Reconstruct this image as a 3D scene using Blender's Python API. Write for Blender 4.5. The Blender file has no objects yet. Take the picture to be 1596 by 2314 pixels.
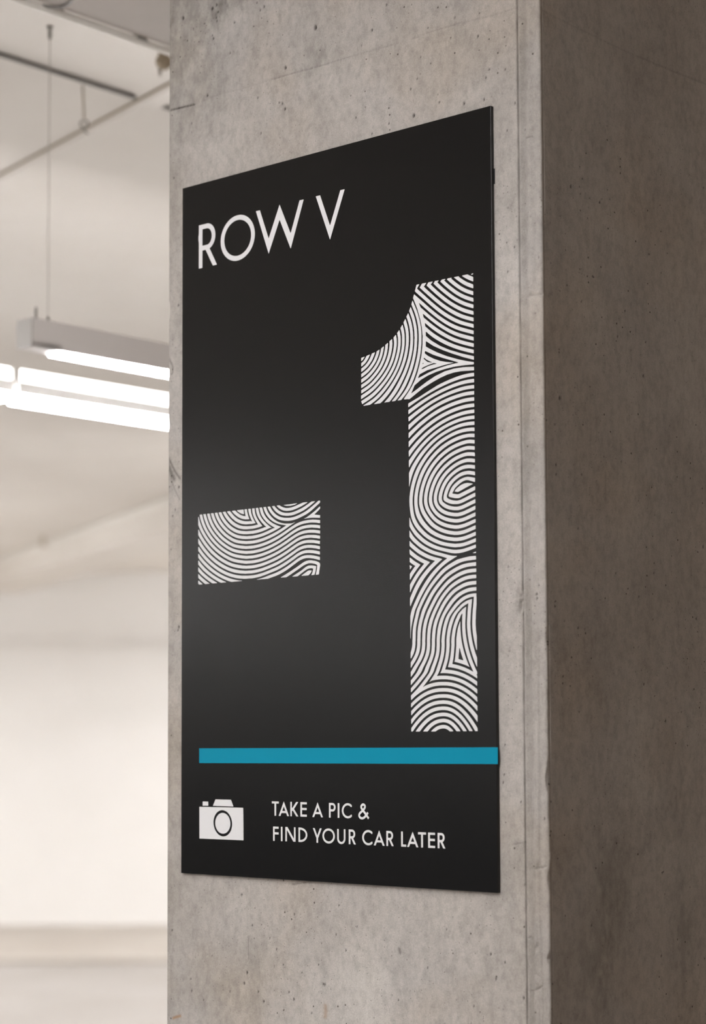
import bpy, bmesh, math, random
import numpy as np

# ================================================================= camera, world, lamps' level, exposure
W, H = 1596, 2314
F_PX, CY, PITCH, ROLL = 4481.55, 1341.30, 0.07083, -0.00397      # lens solved from the sign's four corners
EYE = 1.70                                                        # camera height over the floor
S = bpy.context.scene
cam = bpy.data.cameras.new('camera'); cob = bpy.data.objects.new('camera', cam); S.collection.objects.link(cob); S.camera = cob
cam.sensor_fit = 'AUTO'; cam.sensor_width = 36; cam.lens = F_PX/H*36
cam.shift_y = (CY-H/2)/H; cam.clip_start = .05
cam.dof.use_dof = True; cam.dof.focus_distance = 2.66; cam.dof.aperture_fstop = 3.4
from mathutils import Matrix, Vector
fw = np.array([0, math.cos(PITCH), math.sin(PITCH)]); u0_ = np.array([0, -math.sin(PITCH), math.cos(PITCH)]); r0_ = np.array([1., 0, 0])
rt = math.cos(ROLL)*r0_+math.sin(ROLL)*u0_; up = -math.sin(ROLL)*r0_+math.cos(ROLL)*u0_
M = Matrix([[rt[i], up[i], -fw[i], (0, 0, EYE)[i]] for i in range(3)]+[[0, 0, 0, 1]]); cob.matrix_world = M

wd = bpy.data.worlds.new('garage_air'); S.world = wd; wd.use_nodes = True
wd.node_tree.nodes['Background'].inputs[0].default_value = (1, .93, .86, 1)
wd.node_tree.nodes['Background'].inputs[1].default_value = 0.0
S.view_settings.view_transform = 'Standard'; S.view_settings.look = 'None'
S.view_settings.exposure = 0.0; S.view_settings.gamma = 1; S.view_settings.use_curve_mapping = False
S.cycles.use_denoising = True; S.cycles.max_bounces = 10; S.cycles.diffuse_bounces = 7; S.cycles.sample_clamp_indirect = 4
LAMP = 81.0                                                       # radiance of every lamp's opal cover
LAMP_RGB = (1, .985, .975)
ROWS_D = (-13.4, -11.0, -8.6, -6.2)                # assumed lamp rows out of view, across the plan

# ----------------------------------------------------------------- plan axes of the building
TH = .84328
D = np.array([math.sin(TH), -math.cos(TH), 0]); E = np.array([math.cos(TH), math.sin(TH), 0])   # along the sign / along the lamp rows
O = np.array([-.24857, 2.869, EYE])                                # sign's left edge, front plane (height 0 = eye)
SKIN = .006                                                        # sign front to concrete
SW, ZT, ZB = .57224, .80217, -.19783
CEIL = EYE+1.45
def ray(x, y): return fw+rt*((x-W/2)/F_PX)-up*((y-CY)/F_PX)
def on_level(x, y, z):                                             # where a drafted point falls on a level plane
    v = ray(x, y); return v*((z-EYE)/v[2])+np.array([0, 0, EYE])
def on_face(p, off=0.):                                            # (u, v) on the plane of the sign / the column's face
    p = np.atleast_2d(np.asarray(p, float)); v = fw+np.outer((p[:, 0]-W/2)/F_PX, rt)-np.outer((p[:, 1]-CY)/F_PX, up)
    q = v*(((O-[0, 0, EYE])@E+off)/(v@E))[:, None]; r = q-(O-[0, 0, EYE])
    return np.stack([r@D, q[:, 2]], 1)
def pde(d, e, z): return D*d+E*e+np.array([0, 0, z])

# ================================================================= helpers
COL = S.collection
def srgb(r, g, b): return tuple(((c/255+.055)/1.055)**2.4 if c > 10 else c/255/12.92 for c in (r, g, b))
def mat(name, rgb, rough=.6, spec=.5, metal=0., bump=0., bscale=200., emit=None, power=0.):
    m = bpy.data.materials.new(name); m.use_nodes = True; nt = m.node_tree; b = nt.nodes['Principled BSDF']
    b.inputs['Base Color'].default_value = (*rgb, 1); b.inputs['Roughness'].default_value = rough
    b.inputs['Specular IOR Level'].default_value = spec; b.inputs['Metallic'].default_value = metal
    if emit: b.inputs['Emission Color'].default_value = (*emit, 1); b.inputs['Emission Strength'].default_value = power
    if bump:
        g = nt.nodes.new('ShaderNodeNewGeometry'); n = nt.nodes.new('ShaderNodeTexNoise'); n.inputs['Scale'].default_value = bscale; n.inputs['Detail'].default_value = 4
        bp = nt.nodes.new('ShaderNodeBump'); bp.inputs['Strength'].default_value = bump; bp.inputs['Distance'].default_value = .002
        nt.links.new(g.outputs['Position'], n.inputs['Vector']); nt.links.new(n.outputs['Fac'], bp.inputs['Height']); nt.links.new(bp.outputs['Normal'], b.inputs['Normal'])
    return m
def blotched(name, cols, scale=3., rough=.7, stretch=(1, 1, 1), bump=.15, bscale=60., spec=.4):
    """paint or screed with soft colour variation"""
    m = mat(name, cols[0], rough, spec); nt = m.node_tree; b = nt.nodes['Principled BSDF']; L = nt.links.new
    g = nt.nodes.new('ShaderNodeNewGeometry'); mp = nt.nodes.new('ShaderNodeMapping'); mp.inputs['Scale'].default_value = stretch
    n = nt.nodes.new('ShaderNodeTexNoise'); n.inputs['Scale'].default_value = scale; n.inputs['Detail'].default_value = 6; n.inputs['Roughness'].default_value = .6
    cr = nt.nodes.new('ShaderNodeValToRGB'); cr.color_ramp.elements[0].position = .35; cr.color_ramp.elements[1].position = .65
    cr.color_ramp.elements[0].color = (*cols[0], 1); cr.color_ramp.elements[1].color = (*cols[1], 1)
    L(g.outputs['Position'], mp.inputs['Vector']); L(mp.outputs['Vector'], n.inputs['Vector']); L(n.outputs['Fac'], cr.inputs['Fac']); L(cr.outputs['Color'], b.inputs['Base Color'])
    n2 = nt.nodes.new('ShaderNodeTexNoise'); n2.inputs['Scale'].default_value = bscale; bp = nt.nodes.new('ShaderNodeBump'); bp.inputs['Strength'].default_value = bump; bp.inputs['Distance'].default_value = .003
    L(g.outputs['Position'], n2.inputs['Vector']); L(n2.outputs['Fac'], bp.inputs['Height']); L(bp.outputs['Normal'], b.inputs['Normal'])
    return m
def concrete(name):
    """board-smooth raw concrete: cloudy greys, trowel streaks, sand grain, pin holes; 'wear' darkens pits, cracks and scuffs, the corner strip hollow and the left edge"""
    m = bpy.data.materials.new(name); m.use_nodes = True; nt = m.node_tree; b = nt.nodes['Principled BSDF']; L = nt.links.new
    N = lambda t: nt.nodes.new('ShaderNode'+t)
    g = N('NewGeometry')
    def noise(sc, det, ro, st=(1, 1, 1), off=0.):
        mp = N('Mapping'); mp.inputs['Scale'].default_value = st; mp.inputs['Location'].default_value = (off, off*.7, off*1.3)
        n = N('TexNoise'); n.inputs['Scale'].default_value = sc; n.inputs['Detail'].default_value = det; n.inputs['Roughness'].default_value = ro
        L(g.outputs['Position'], mp.inputs['Vector']); L(mp.outputs['Vector'], n.inputs['Vector']); return n.outputs['Fac']
    def ramp(src, p0, p1, c0, c1):
        r = N('ValToRGB'); r.color_ramp.elements[0].position = p0; r.color_ramp.elements[1].position = p1
        r.color_ramp.elements[0].color = (*c0, 1); r.color_ramp.elements[1].color = (*c1, 1); L(src, r.inputs['Fac']); return r.outputs['Color']
    def mix(a, c, fac, mode='MIX'):
        x = N('Mix'); x.data_type = 'RGBA'; x.blend_type = mode
        if isinstance(fac, float): x.inputs[0].default_value = fac
        else: L(fac, x.inputs[0])
        for i, q in ((6, a), (7, c)):
            if isinstance(q, tuple): x.inputs[i].default_value = (*q, 1)
            else: L(q, x.inputs[i])
        return x.outputs[2]
    def small_holes(base):
        v2 = N('TexVoronoi'); v2.inputs['Scale'].default_value = 240; L(g.outputs['Position'], v2.inputs['Vector'])
        s2 = N('SeparateColor'); L(v2.outputs['Color'], s2.inputs['Color'])
        l2 = N('Math'); l2.operation = 'LESS_THAN'; l2.inputs[1].default_value = .17; L(v2.outputs['Distance'], l2.inputs[0])
        r2 = N('Math'); r2.operation = 'GREATER_THAN'; r2.inputs[1].default_value = .82; L(s2.outputs['Green'], r2.inputs[0])
        z2 = ramp(noise(7, 3, .6, (1, 1, 1), 41.), .46, .56, (0, 0, 0), (1, 1, 1))
        a2 = N('Math'); a2.operation = 'MULTIPLY'; L(l2.outputs[0], a2.inputs[0]); L(r2.outputs[0], a2.inputs[1])
        c2 = N('Math'); c2.operation = 'MULTIPLY'; L(a2.outputs[0], c2.inputs[0]); L(z2, c2.inputs[1])
        return mix(base, (.17, .15, .135), c2.outputs[0])
    base = ramp(noise(3.2, 7, .62), .34, .66, (.425, .393, .366), (.525, .498, .476))
    base = mix(base, ramp(noise(9, 6, .65, (1, 1, .55), 3.), .38, .66, (.86, .855, .86), (1.05, 1.035, 1.01)), .45, 'MULTIPLY')
    base = mix(base, ramp(noise(24, 6, .75, (1, 1, .28), 7.), .30, .55, (.84, .835, .83), (1.03, 1.03, 1.03)), .5, 'MULTIPLY')
    base = mix(base, ramp(noise(85, 6, .75, (1, 1, .75), 23.), .33, .56, (.74, .735, .73), (1.05, 1.05, 1.05)), .75, 'MULTIPLY')
    base = mix(base, ramp(noise(16, 8, .75, (1, 1, .65), 31.), .36, .5, (.82, .815, .81), (1.02, 1.02, 1.02)), .45, 'MULTIPLY')
    base = mix(base, ramp(noise(5, 3, .5, (1, 1, 1), 11.), .5, .68, (1, 1, 1), (1.03, .985, .93)), .8, 'MULTIPLY')
    base = mix(base, ramp(noise(620, 3, .7), .34, .66, (.84, .84, .84), (1.13, 1.13, 1.13)), .75, 'MULTIPLY')
    vo = N('TexVoronoi'); vo.inputs['Scale'].default_value = 95; L(g.outputs['Position'], vo.inputs['Vector'])
    sep = N('SeparateColor'); L(vo.outputs['Color'], sep.inputs['Color'])
    lt = N('Math'); lt.operation = 'LESS_THAN'; lt.inputs[1].default_value = .13; L(vo.outputs['Distance'], lt.inputs[0])
    rare = N('Math'); rare.operation = 'GREATER_THAN'; rare.inputs[1].default_value = .74; L(sep.outputs['Red'], rare.inputs[0])
    zone = ramp(noise(4.5, 2, .5, (1, 1, 1), 19.), .43, .53, (0, 0, 0), (1, 1, 1))
    p1 = N('Math'); p1.operation = 'MULTIPLY'; L(lt.outputs[0], p1.inputs[0]); L(rare.outputs[0], p1.inputs[1])
    p2 = N('Math'); p2.operation = 'MULTIPLY'; L(p1.outputs[0], p2.inputs[0]); L(zone, p2.inputs[1])
    base = mix(base, (.13, .115, .10), p2.outputs[0])
    base = small_holes(base)
    at = N('Attribute'); at.attribute_name = 'wear_tone'
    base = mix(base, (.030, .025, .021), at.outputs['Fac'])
    at2 = N('Attribute'); at2.attribute_name = 'rust'
    base = mix(base, (.34, .20, .10), at2.outputs['Fac'])
    L(base, b.inputs['Base Color']); b.inputs['Roughness'].default_value = .82; b.inputs['Specular IOR Level'].default_value = .25
    bp = N('Bump'); bp.inputs['Strength'].default_value = .5; bp.inputs['Distance'].default_value = .0012
    ad = N('Math'); ad.operation = 'SUBTRACT'; mu = N('Math'); mu.operation = 'MULTIPLY'; mu.inputs[1].default_value = 1.5
    L(noise(330, 4, .65), ad.inputs[0]); L(p2.outputs[0], mu.inputs[0]); L(mu.outputs[0], ad.inputs[1]); L(ad.outputs[0], bp.inputs['Height']); L(bp.outputs['Normal'], b.inputs['Normal'])
    return m

def link(name, me, m=None, parent=None):
    o = bpy.data.objects.new(name, me); COL.objects.link(o)
    if m is not None and me is not None: me.materials.append(m)
    if parent is not None: o.parent = parent
    return o
def tag(o, label=None, cat=None, group=None, kind=None):
    for k, v in (('label', label), ('category', cat), ('group', group), ('kind', kind)):
        if v: o[k] = v
    return o
def empty(name, loc=(0, 0, 0)):
    o = bpy.data.objects.new(name, None); COL.objects.link(o); o.location = loc; o.empty_display_size = .05; return o
def mesh(name, vs, fs, smooth=False):
    me = bpy.data.meshes.new(name); me.from_pydata([tuple(map(float, v)) for v in vs], [], fs); me.update()
    if smooth: me.polygons.foreach_set('use_smooth', [True]*len(me.polygons))
    return me
def box_mesh(name, o, ax, ay, az, bevel=0.):
    """a box from corner o along three edge vectors"""
    o, ax, ay, az = map(np.asarray, (o, ax, ay, az)); v = [o, o+ax, o+ax+ay, o+ay, o+az, o+ax+az, o+ax+ay+az, o+ay+az]
    me = mesh(name, v, [(0, 3, 2, 1), (4, 5, 6, 7), (0, 1, 5, 4), (1, 2, 6, 5), (2, 3, 7, 6), (3, 0, 4, 7)])
    bm = bmesh.new(); bm.from_mesh(me); bmesh.ops.recalc_face_normals(bm, faces=bm.faces)
    if bevel: bmesh.ops.bevel(bm, geom=bm.edges[:], offset=bevel, segments=2, affect='EDGES', profile=.6)
    bm.to_mesh(me); bm.free(); return me
def tube_mesh(name, pts, r, n=12, caps=True):
    p = np.array(pts, float); r = np.full(len(p), r) if np.isscalar(r) else np.array(r); vs, fs = [], []
    t = np.gradient(p, axis=0) if len(p) > 2 else np.array([p[1]-p[0]]*2); t /= np.linalg.norm(t, axis=1)[:, None]
    a = np.cross(t[0], [0, 0, 1.]); a = a if np.linalg.norm(a) > 1e-3 else np.array([1., 0, 0]); a /= np.linalg.norm(a)
    for i in range(len(p)):
        a = a-t[i]*(a@t[i]); a /= np.linalg.norm(a); c = np.cross(t[i], a)
        for k in range(n):
            w = 2*math.pi*k/n; vs.append(p[i]+r[i]*(a*math.cos(w)+c*math.sin(w)))
    for i in range(len(p)-1):
        for k in range(n): fs.append((i*n+k, i*n+(k+1) % n, (i+1)*n+(k+1) % n, (i+1)*n+k))
    if caps: fs += [tuple(range(n))[::-1], tuple(range((len(p)-1)*n, len(p)*n))]
    return mesh(name, vs, fs, True)

# ---------------------------------------------------------------- printed artwork, drafted as closed outlines
def spline(p, n=40):
    p = np.array(p, float)
    if len(p) == 2:
        t = np.linspace(0, 1, n)[:, None]; return p[0]*(1-t)+p[1]*t
    q = np.vstack([2*p[0]-p[1], p, 2*p[-1]-p[-2]])
    out = []
    for i in range(1, len(q)-2):
        a, b, c, d = q[i-1], q[i], q[i+1], q[i+2]
        t = np.linspace(0, 1, 14, endpoint=False)[:, None]
        out.append(0.5*((2*b)+(-a+c)*t+(2*a-5*b+4*c-d)*t*t+(-a+3*b-3*c+d)*t**3))
    out = np.vstack(out+[p[-1:]])
    L = np.r_[0, np.cumsum(np.hypot(*np.diff(out, axis=0).T))]
    s = np.linspace(0, L[-1], n)
    return np.stack([np.interp(s, L, out[:, 0]), np.interp(s, L, out[:, 1])], 1)

class Canvas:                                   # a fine black/white board, ss samples per unit
    def __init__(s, x0, y0, x1, y1, ss):
        s.x0, s.y0, s.ss = x0, y0, ss
        s.w, s.h = int((x1-x0)*ss), int((y1-y0)*ss)
        s.a = np.zeros((s.h, s.w), bool)
    def spans(s, poly):                         # even-odd scan conversion
        p = (np.asarray(poly, float)-(s.x0, s.y0))*s.ss-0.5
        a, b = p, np.roll(p, -1, 0)
        ya, yb = a[:, 1], b[:, 1]
        for y in range(max(0, int(np.ceil(ya.min()))), min(s.h-1, int(np.floor(ya.max())))+1):
            k = (ya <= y) != (yb <= y)
            xs = np.sort(a[k, 0]+(y-ya[k])/(yb[k]-ya[k])*(b[k, 0]-a[k, 0]))
            for i in range(0, len(xs)-1, 2):
                l = max(0, int(np.ceil(xs[i]))); r = min(s.w-1, int(np.floor(xs[i+1])))
                if r >= l: yield y, l, r+1
    def mask(s, poly):
        m = np.zeros((s.h, s.w), bool)
        for y, l, r in s.spans(poly): m[y, l:r] = True
        return m
    def fill(s, poly, v=True, clip=None):
        for y, l, r in s.spans(poly):
            if clip is None: s.a[y, l:r] = v
            else: s.a[y, l:r][clip[y, l:r]] = v

def family(cv, guides, ks, w, org, sc, clip=None, n=70):
    """stripes between guide curves; guides {index: points}; w = white share (number or function of t)"""
    us = sorted(guides); G = np.array([guides[u] if isinstance(guides[u], np.ndarray) else spline(guides[u], n) for u in us])
    us = np.array(us, float)
    def P(u):
        i = int(np.clip(np.searchsorted(us, u)-1, 0, len(us)-2))
        t = (u-us[i])/(us[i+1]-us[i]); return G[i]*(1-t)+G[i+1]*t
    t = np.linspace(0, 1, G.shape[1])
    ww = np.full_like(t, w) if np.isscalar(w) else w(t)
    for k in ks:
        lo, hi = P(k-.5), P(k+.5); c = P(k)
        a = c+(lo-c)*ww[:, None]; b = c+(hi-c)*ww[:, None]
        for j in range(len(t)-1):               # strip of small quads: no self-crossing trouble
            q = np.array([a[j], a[j+1], b[j+1], b[j]])
            cv.fill(q/sc+org, True, clip)

def sub(cv, polys, org, sc, v=True, clip=None):
    for p in polys: cv.fill(np.array(p, float)/sc+org, v, clip)

def polar(guides, c, a0, a1, n=120):
    """re-sample guide curves along rays from c, so that rings blend ring to ring"""
    th = np.radians(np.linspace(a0, a1, n)); out = {}
    for k, g in guides.items():
        p = spline(g, 240); e0, e1 = p[0]-p[2], p[-1]-p[-3]
        p = np.vstack([p[0]+e0/np.hypot(*e0)*np.array([[1500.], [500], [150]]), p, p[-1]+e1/np.hypot(*e1)*np.array([[150.], [500], [1500]])])-c
        a = np.unwrap(np.arctan2(-p[:, 1], p[:, 0])); m = a[len(a)//2]; a += 2*np.pi*np.round((th[n//2]-m)/(2*np.pi)); r = np.hypot(*p.T)
        a = np.maximum.accumulate(a)+np.arange(len(a))*1e-9
        rr = np.interp(th, a, r)
        out[k] = np.stack([c[0]+rr*np.cos(th), c[1]-rr*np.sin(th)], 1)
    return out

S9 = 1596/170.
def numeral_one(ss=4):
    cv = Canvas(812, 612, 1084, 1658, ss)
    G_, F2, F1, E2, E1, D_, B_ = [np.array((920., y)) for y in (1520, 1380, 1240, 1100, 960, 800, 610)]
    A_ = np.array((805., 670.)); SA = 1513/170.
    box = lambda pts, org, sc=S9: cv.mask(np.array(pts, float)/sc+org)
    # eye loops: top halves, bottom halves
    top = {1: [(1470,1178),(1370,1150),(1280,1138),(1190,1165),(1090,1230),(1000,1320),(950,1410),(925,1489)],
           2: [(1470,1038),(1360,1020),(1290,1014),(1150,1050),(1020,1140),(920,1250),(855,1370),(815,1500),(812,1560)],
           4: [(1470,766),(1330,750),(1220,765),(1080,825),(950,915),(830,1030),(735,1160),(665,1300),(625,1420),(608,1500),(604,1570)],
           7: [(1470,364),(1320,352),(1180,385),(1000,460),(840,560),(680,700),(540,870),(430,1060),(355,1250),(310,1430),(296,1580)],
           9: [(1470,98),(1350,97),(1200,118),(1050,165),(880,250),(700,370),(540,520),(400,690),(280,880),(200,1060),(140,1250),(105,1420),(88,1584)],
           12: [(1470,-294),(1250,-260),(1050,-197),(850,-108),(650,12),(450,166),(280,330),(150,480),(42,625),(-80,815),(-150,1000),(-200,1300),(-212,1584)],
           15: [(1470,-686),(1250,-657),(1050,-601),(850,-524),(650,-424),(450,-295),(250,-140),(150,-52),(35,57),(-150,255),(-300,460),(-420,800),(-500,1200),(-520,1584)],
           18: [(1470,-1074),(1250,-1040),(1050,-980),(850,-899),(650,-802),(450,-690),(250,-565),(35,-415),(-250,-200),(-500,120),(-700,600),(-800,1100),(-820,1584)]}
    bot = {1: [(925,1489),(1000,1510),(1080,1519),(1140,1500),(1480,1325)],
           2: [(812,1560),(830,1594),(930,1635),(1040,1647),(1120,1632),(1200,1600),(1480,1458)],
           4: [(604,1570),(614,1650),(660,1745),(745,1825),(870,1882),(1040,1906),(1150,1890),(1260,1848),(1480,1740)],
           7: [(296,1580),(300,1690),(335,1810),(375,1890),(460,2020),(575,2140),(725,2228),(880,2279),(1040,2299),(1160,2284),(1280,2246),(1480,2158)],
           9: [(88,1584),(95,1750),(125,1954),(195,2114),(295,2240),(425,2360),(575,2450),(755,2520),(930,2552),(1040,2560),(1180,2545),(1300,2508),(1480,2436)],
           12: [(-212,1584),(-190,1900),(-110,2200),(0,2430),(60,2517),(140,2594),(250,2684),(350,2745),(450,2794),(560,2833),(680,2862),(1040,2950),(1480,2830)],
           15: [(-520,1584),(-480,2100),(-300,2650),(-120,2870),(60,3023),(115,3060),(250,3140),(400,3200),(600,3250),(850,3280),(1040,3290),(1200,3290),(1480,3230)]}
    bot[18] = [(-820,1584),(-780,2300),(-550,3000),(-300,3300),(60,3500),(600,3700),(1040,3730),(1480,3650)]
    ring = {k: top[k]+bot[k][1:] for k in top}
    L3 = [(-60,300),(60,345),(115,380),(170,365),(275,340),(345,320),(460,290),(545,270),(690,235),(815,210),(1062,157),(1150,118),(1280,72),(1400,30),(1600,-60)]
    up3 = box(L3+[(1600,-1600),(-60,-1600)], F1)
    family(cv, polar(ring, np.array([1120., 1400]), 22, 372, 220), range(1, 19), lambda t: .575+.09*np.clip(1.6*np.exp(-((t-.46)/.16)**2)-.3, 0, 1), E1, S9, up3 | box([(-60,-1500),(1600,-1500),(1600,1584),(-60,1584)], E1))
    sub(cv, [[(963,1457),(975,1430),(1020,1345),(1100,1262),(1200,1196),(1240,1184),(1285,1178),(1365,1192),(1480,1222),(1480,1290),(1110,1470),(1080,1476),(1040,1472)]], E1, S9, False)
    sub(cv, [[(885,1518),(963,1456),(1040,1471),(1080,1475),(1110,1468),(1480,1283),(1480,1350),(1130,1545),(1105,1554),(1080,1557),(1020,1551),(950,1536)]], E1, S9)
    sub(cv, [[(1010,1415),(1040,1370),(1080,1330),(1125,1292),(1170,1265),(1225,1243),(1280,1233),(1340,1238),(1410,1250),(1330,1292),(1250,1335),(1180,1375),(1110,1412),(1080,1424),(1045,1420)]], E1, S9)
    # S-curves below
    m = lambda pts: pts
    fu = {-4: [(640,-60),(460,80),(240,345),(140,480),(60,610),(-20,760),(-90,950),(-150,1200),(-180,1500)],
          -2: [(800,140),(640,272),(480,425),(330,610),(210,810),(120,1010),(60,1150),(10,1300),(-20,1500)],
          -1: [(1230,40),(1062,112),(1000,150),(820,275),(660,425),(520,595),(395,790),(275,1010),(190,1200),(142,1314),(97,1500)],
          0: [(1490,186),(1200,232),(1000,318),(800,450),(640,620),(480,830),(360,1040),(285,1200),(240,1314),(197,1500)],
          2: [(1490,452),(1280,480),(1090,557),(900,690),(760,840),(640,1010),(535,1210),(465,1360),(415,1500)],
          4: [(1490,715),(1300,740),(1150,802),(1000,900),(880,1030),(780,1180),(695,1350),(635,1500)],
          6: [(1490,980),(1330,1003),(1200,1062),(1080,1165),(985,1280),(895,1405),(850,1500)],
          8: [(1490,1180),(1350,1215),(1235,1278),(1170,1338),(1122,1395),(1076,1500)]}
    L4 = [(1120,1600),(1150,1420),(1172,1375),(1255,1240),(1300,1168),(1385,1075),(1430,1015),(1478,942),(1478,60)]
    dom = box(L3+[(1600,60)]+L4[::-1]+[(-300,1600),(-300,300)], F1)
    family(cv, polar(fu, np.array([1560., 1560]), 90, 181), range(-5, 9), lambda t: .575+.06*t**2, F1, S9, dom & box([(-300,-300),(1700,-300),(1700,1489),(-300,1489)], F1))
    rows = [170,275,400,600,750,900,1050,1200,1314,1450,1600,1700,1850]
    tab = {-1: [97,78,58,49,45,0,-80,-200,-350,-500,-650,-750,-900], 0: [199,178,160,152,146,112,30,-65,-120,-200,-300,-380,-500],
           2: [417,392,370,358,356,332,270,180,112,10,-120,-210,-360], 4: [638,607,581,564,562,548,502,440,397,295,170,80,-70],
           6: [856,824,795,770,770,758,726,680,640,560,455,370,240], 8: [1080,1042,1008,980,978,966,945,905,866,800,700,600,480],
           9: [1190,1146,1110,1084,1082,1070,1055,1030,990,930,830,730,600]}
    fl = {k: spline(list(zip(v, rows)), 60) for k, v in tab.items()}
    yy = np.linspace(170, 1850, 100)
    fl = {k: np.stack([np.interp(yy, v[:, 1], v[:, 0]), yy], 1) for k, v in fl.items()}
    L1 = [(-100,1990),(60,1830),(200,1735),(370,1614),(510,1492),(640,1390),(715,1322),(820,1245),(880,1192),(965,1130),(1015,1083),(1095,1027)]
    fdom = box(L1+[(1124,780),(1126,290),(1165,75),(1165,172),(-200,172),(-200,1990)], F2)
    family(cv, fl, range(-1, 10), lambda t: .645-.06*np.clip((t-.5)*2.5, 0, 1), F2, S9, fdom)
    sub(cv, [[(1062,158),(1150,105),(1600,-75),(1600,148),(1480,150),(1330,163),(1200,193),(1090,225)]], F1, S9, False)
    sub(cv, [[(1388,93),(1440,72),(1490,42),(1490,92)]], F1, S9)
    # right-hand strokes
    rr = [-420,-240,-74,0,186,300,450,600,750,900,1050,1200,1350]
    th = {-1: [1130,1118,1110,1107,1103,1103,1108,1121,1148,1187,1236,1297,1372],
          0: [1248,1232,1221,1217,1209,1206,1212,1230,1258,1297,1345,1405,1475],
          1: [1368,1350,1334,1326,1314,1312,1322,1343,1373,1415,1468,1530,1600],
          2: [1462,1452,1440,1433,1425,1424,1435,1459,1494,1540,1600,1670,1750]}
    y2 = np.linspace(-420, 1350, 100)
    th = {k: (lambda v: np.stack([np.interp(y2, v[:, 1], v[:, 0]), y2], 1))(spline(list(zip(v, rr)), 80)) for k, v in th.items()}
    L2 = [(1190,1050),(1310,1172),(1430,1315),(1520,1420)]
    hdom = box([(1117,780),(1119,290)]+[(x, y-1314) for x, y in L4[2:]]+[(1600,-1254),(1600,1500)]+L2[::-1], F2)
    family(cv, th, (-1, 0, 1, 2), .645, F2, S9, hdom)
    # arches at the foot
    KK = np.arange(-1, 14)
    al = np.interp(KK, range(-1, 13), [2000,1294,824,602,487,428,375,338,311,285,262,245,230,215]); ar = np.interp(KK, range(-1, 13), [3000,2044,1234,929,755,639,478,398,342,305,268,245,225,205])
    xs = np.linspace(60, 1530, 120); ga = {}
    for k, a, b in zip(KK, al, ar):
        dx = xs-780
        ga[k] = np.stack([xs, 1147-130.5*k+np.where(dx < 0, a*np.abs(dx/693)**2.25, b*np.abs(dx/721)**2.12)], 1)
    g1 = [(x, y-1314) for x, y in L1]+[(1092,1027-1314),(1190,1050-1314)]+[(x, y-1314) for x, y in L2[1:]]
    gdom = box(g1+[(1560,1300),(-100,1300)], G_)
    for _ in range(2):
        gdom[1:] |= gdom[:-1].copy(); gdom[:, 1:] |= gdom[:, :-1].copy(); gdom[:-1] |= gdom[1:].copy(); gdom[:, :-1] |= gdom[:, 1:].copy()
    family(cv, ga, range(0, 12), .575, G_, S9, gdom)
    # fan under the top edge
    fb = {-1: [(1340,-40),(1380,0),(1440,20)], 0: [(1190,95),(1230,125),(1310,165),(1440,216)],
          2: [(830,130),(897,197),(1000,285),(1130,380),(1270,450),(1440,505)],
          4: [(540,205),(610,280),(720,385),(860,500),(1030,620),(1220,715),(1440,784)],
          6: [(250,300),(318,368),(450,490),(620,640),(800,780),(1000,905),(1200,995),(1440,1060)],
          8: [(60,470),(155,565),(300,690),(480,850),(680,1010),(880,1140),(1100,1240),(1440,1333)],
          10: [(200,920),(370,1065),(560,1220),(760,1355),(980,1470),(1200,1545),(1440,1604)],
          11: [(230,1090),(395,1248),(560,1387),(760,1510),(980,1610),(1200,1680),(1440,1738)],
          12: [(240,1290),(400,1430),(560,1552),(760,1660),(980,1750),(1200,1820),(1440,1880)]}
    L5 = [(150,440),(225,385),(370,345),(515,302),(655,255),(805,213),(945,180),(1060,150),(1500,40)]
    b5 = box(L5+[(1500,1800),(0,1800)], B_)
    bmask = box([(205,315),(1405,70),(1500,70),(1500,1772),(1425,1772),(1200,1725),(980,1655),(760,1560),(560,1440),(402,1310),(330,1330),(318,1220),(282,1040),(218,815),(145,630),(128,590),(60,560)], B_)
    family(cv, fb, range(0, 12), lambda t: .57+0*t, B_, S9, b5 & bmask)
    up5 = box(L5+[(1500,-100),(0,-100)], B_)
    sub(cv, [[(850,212),(945,182),(965,150),(870,170)],
             [(710,250),(803,220),(835,170),(750,190)],[(565,297),(652,262),(700,190),(605,215)],[(415,338),(510,305),(572,215),(470,240)],
             [(270,384),(365,352),(430,245),(335,265)],[(215,395),(180,460),(190,300),(280,280)]], B_, S9, True, up5)
    sub(cv, [[(1165,135),(1180,122),(1280,98),(1285,106)],[(1000,168),(1095,142),(1105,130),(990,160)]], B_, S9, True, up5)
    # field between the fan and the big arcs: white with dark slivers
    bl = [(128,590),(145,630),(218,815),(282,1040),(318,1220),(335,1400),(332,1600),(312,1800),(268,2018),(222,2190),(170,2338),(106,2470),(42,2579),(-54,2722),(-115,2815)]
    br = [(250,690),(300,815),(340,940),(365,1050),(383,1140),(397,1230),(402,1310)]
    big_up = [(40,970),(60,955),(200,840),(350,720),(550,595),(700,510),(850,440),(1000,392),(1150,365),(1500,340)]
    w4 = [(402,1310),(560,1440),(760,1560),(980,1655),(1200,1725),(1500,1790)]
    ins = box([(-60,-60),(1600,-60),(1600,3400),(-60,3400)], B_)
    fieldp = [(150,530)]+bl+[(x, y+1784) for x, y in big_up]+w4[::-1]+br[::-1]+[(190,560)]
    sub(cv, [fieldp], B_, S9, True, ins)
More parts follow.
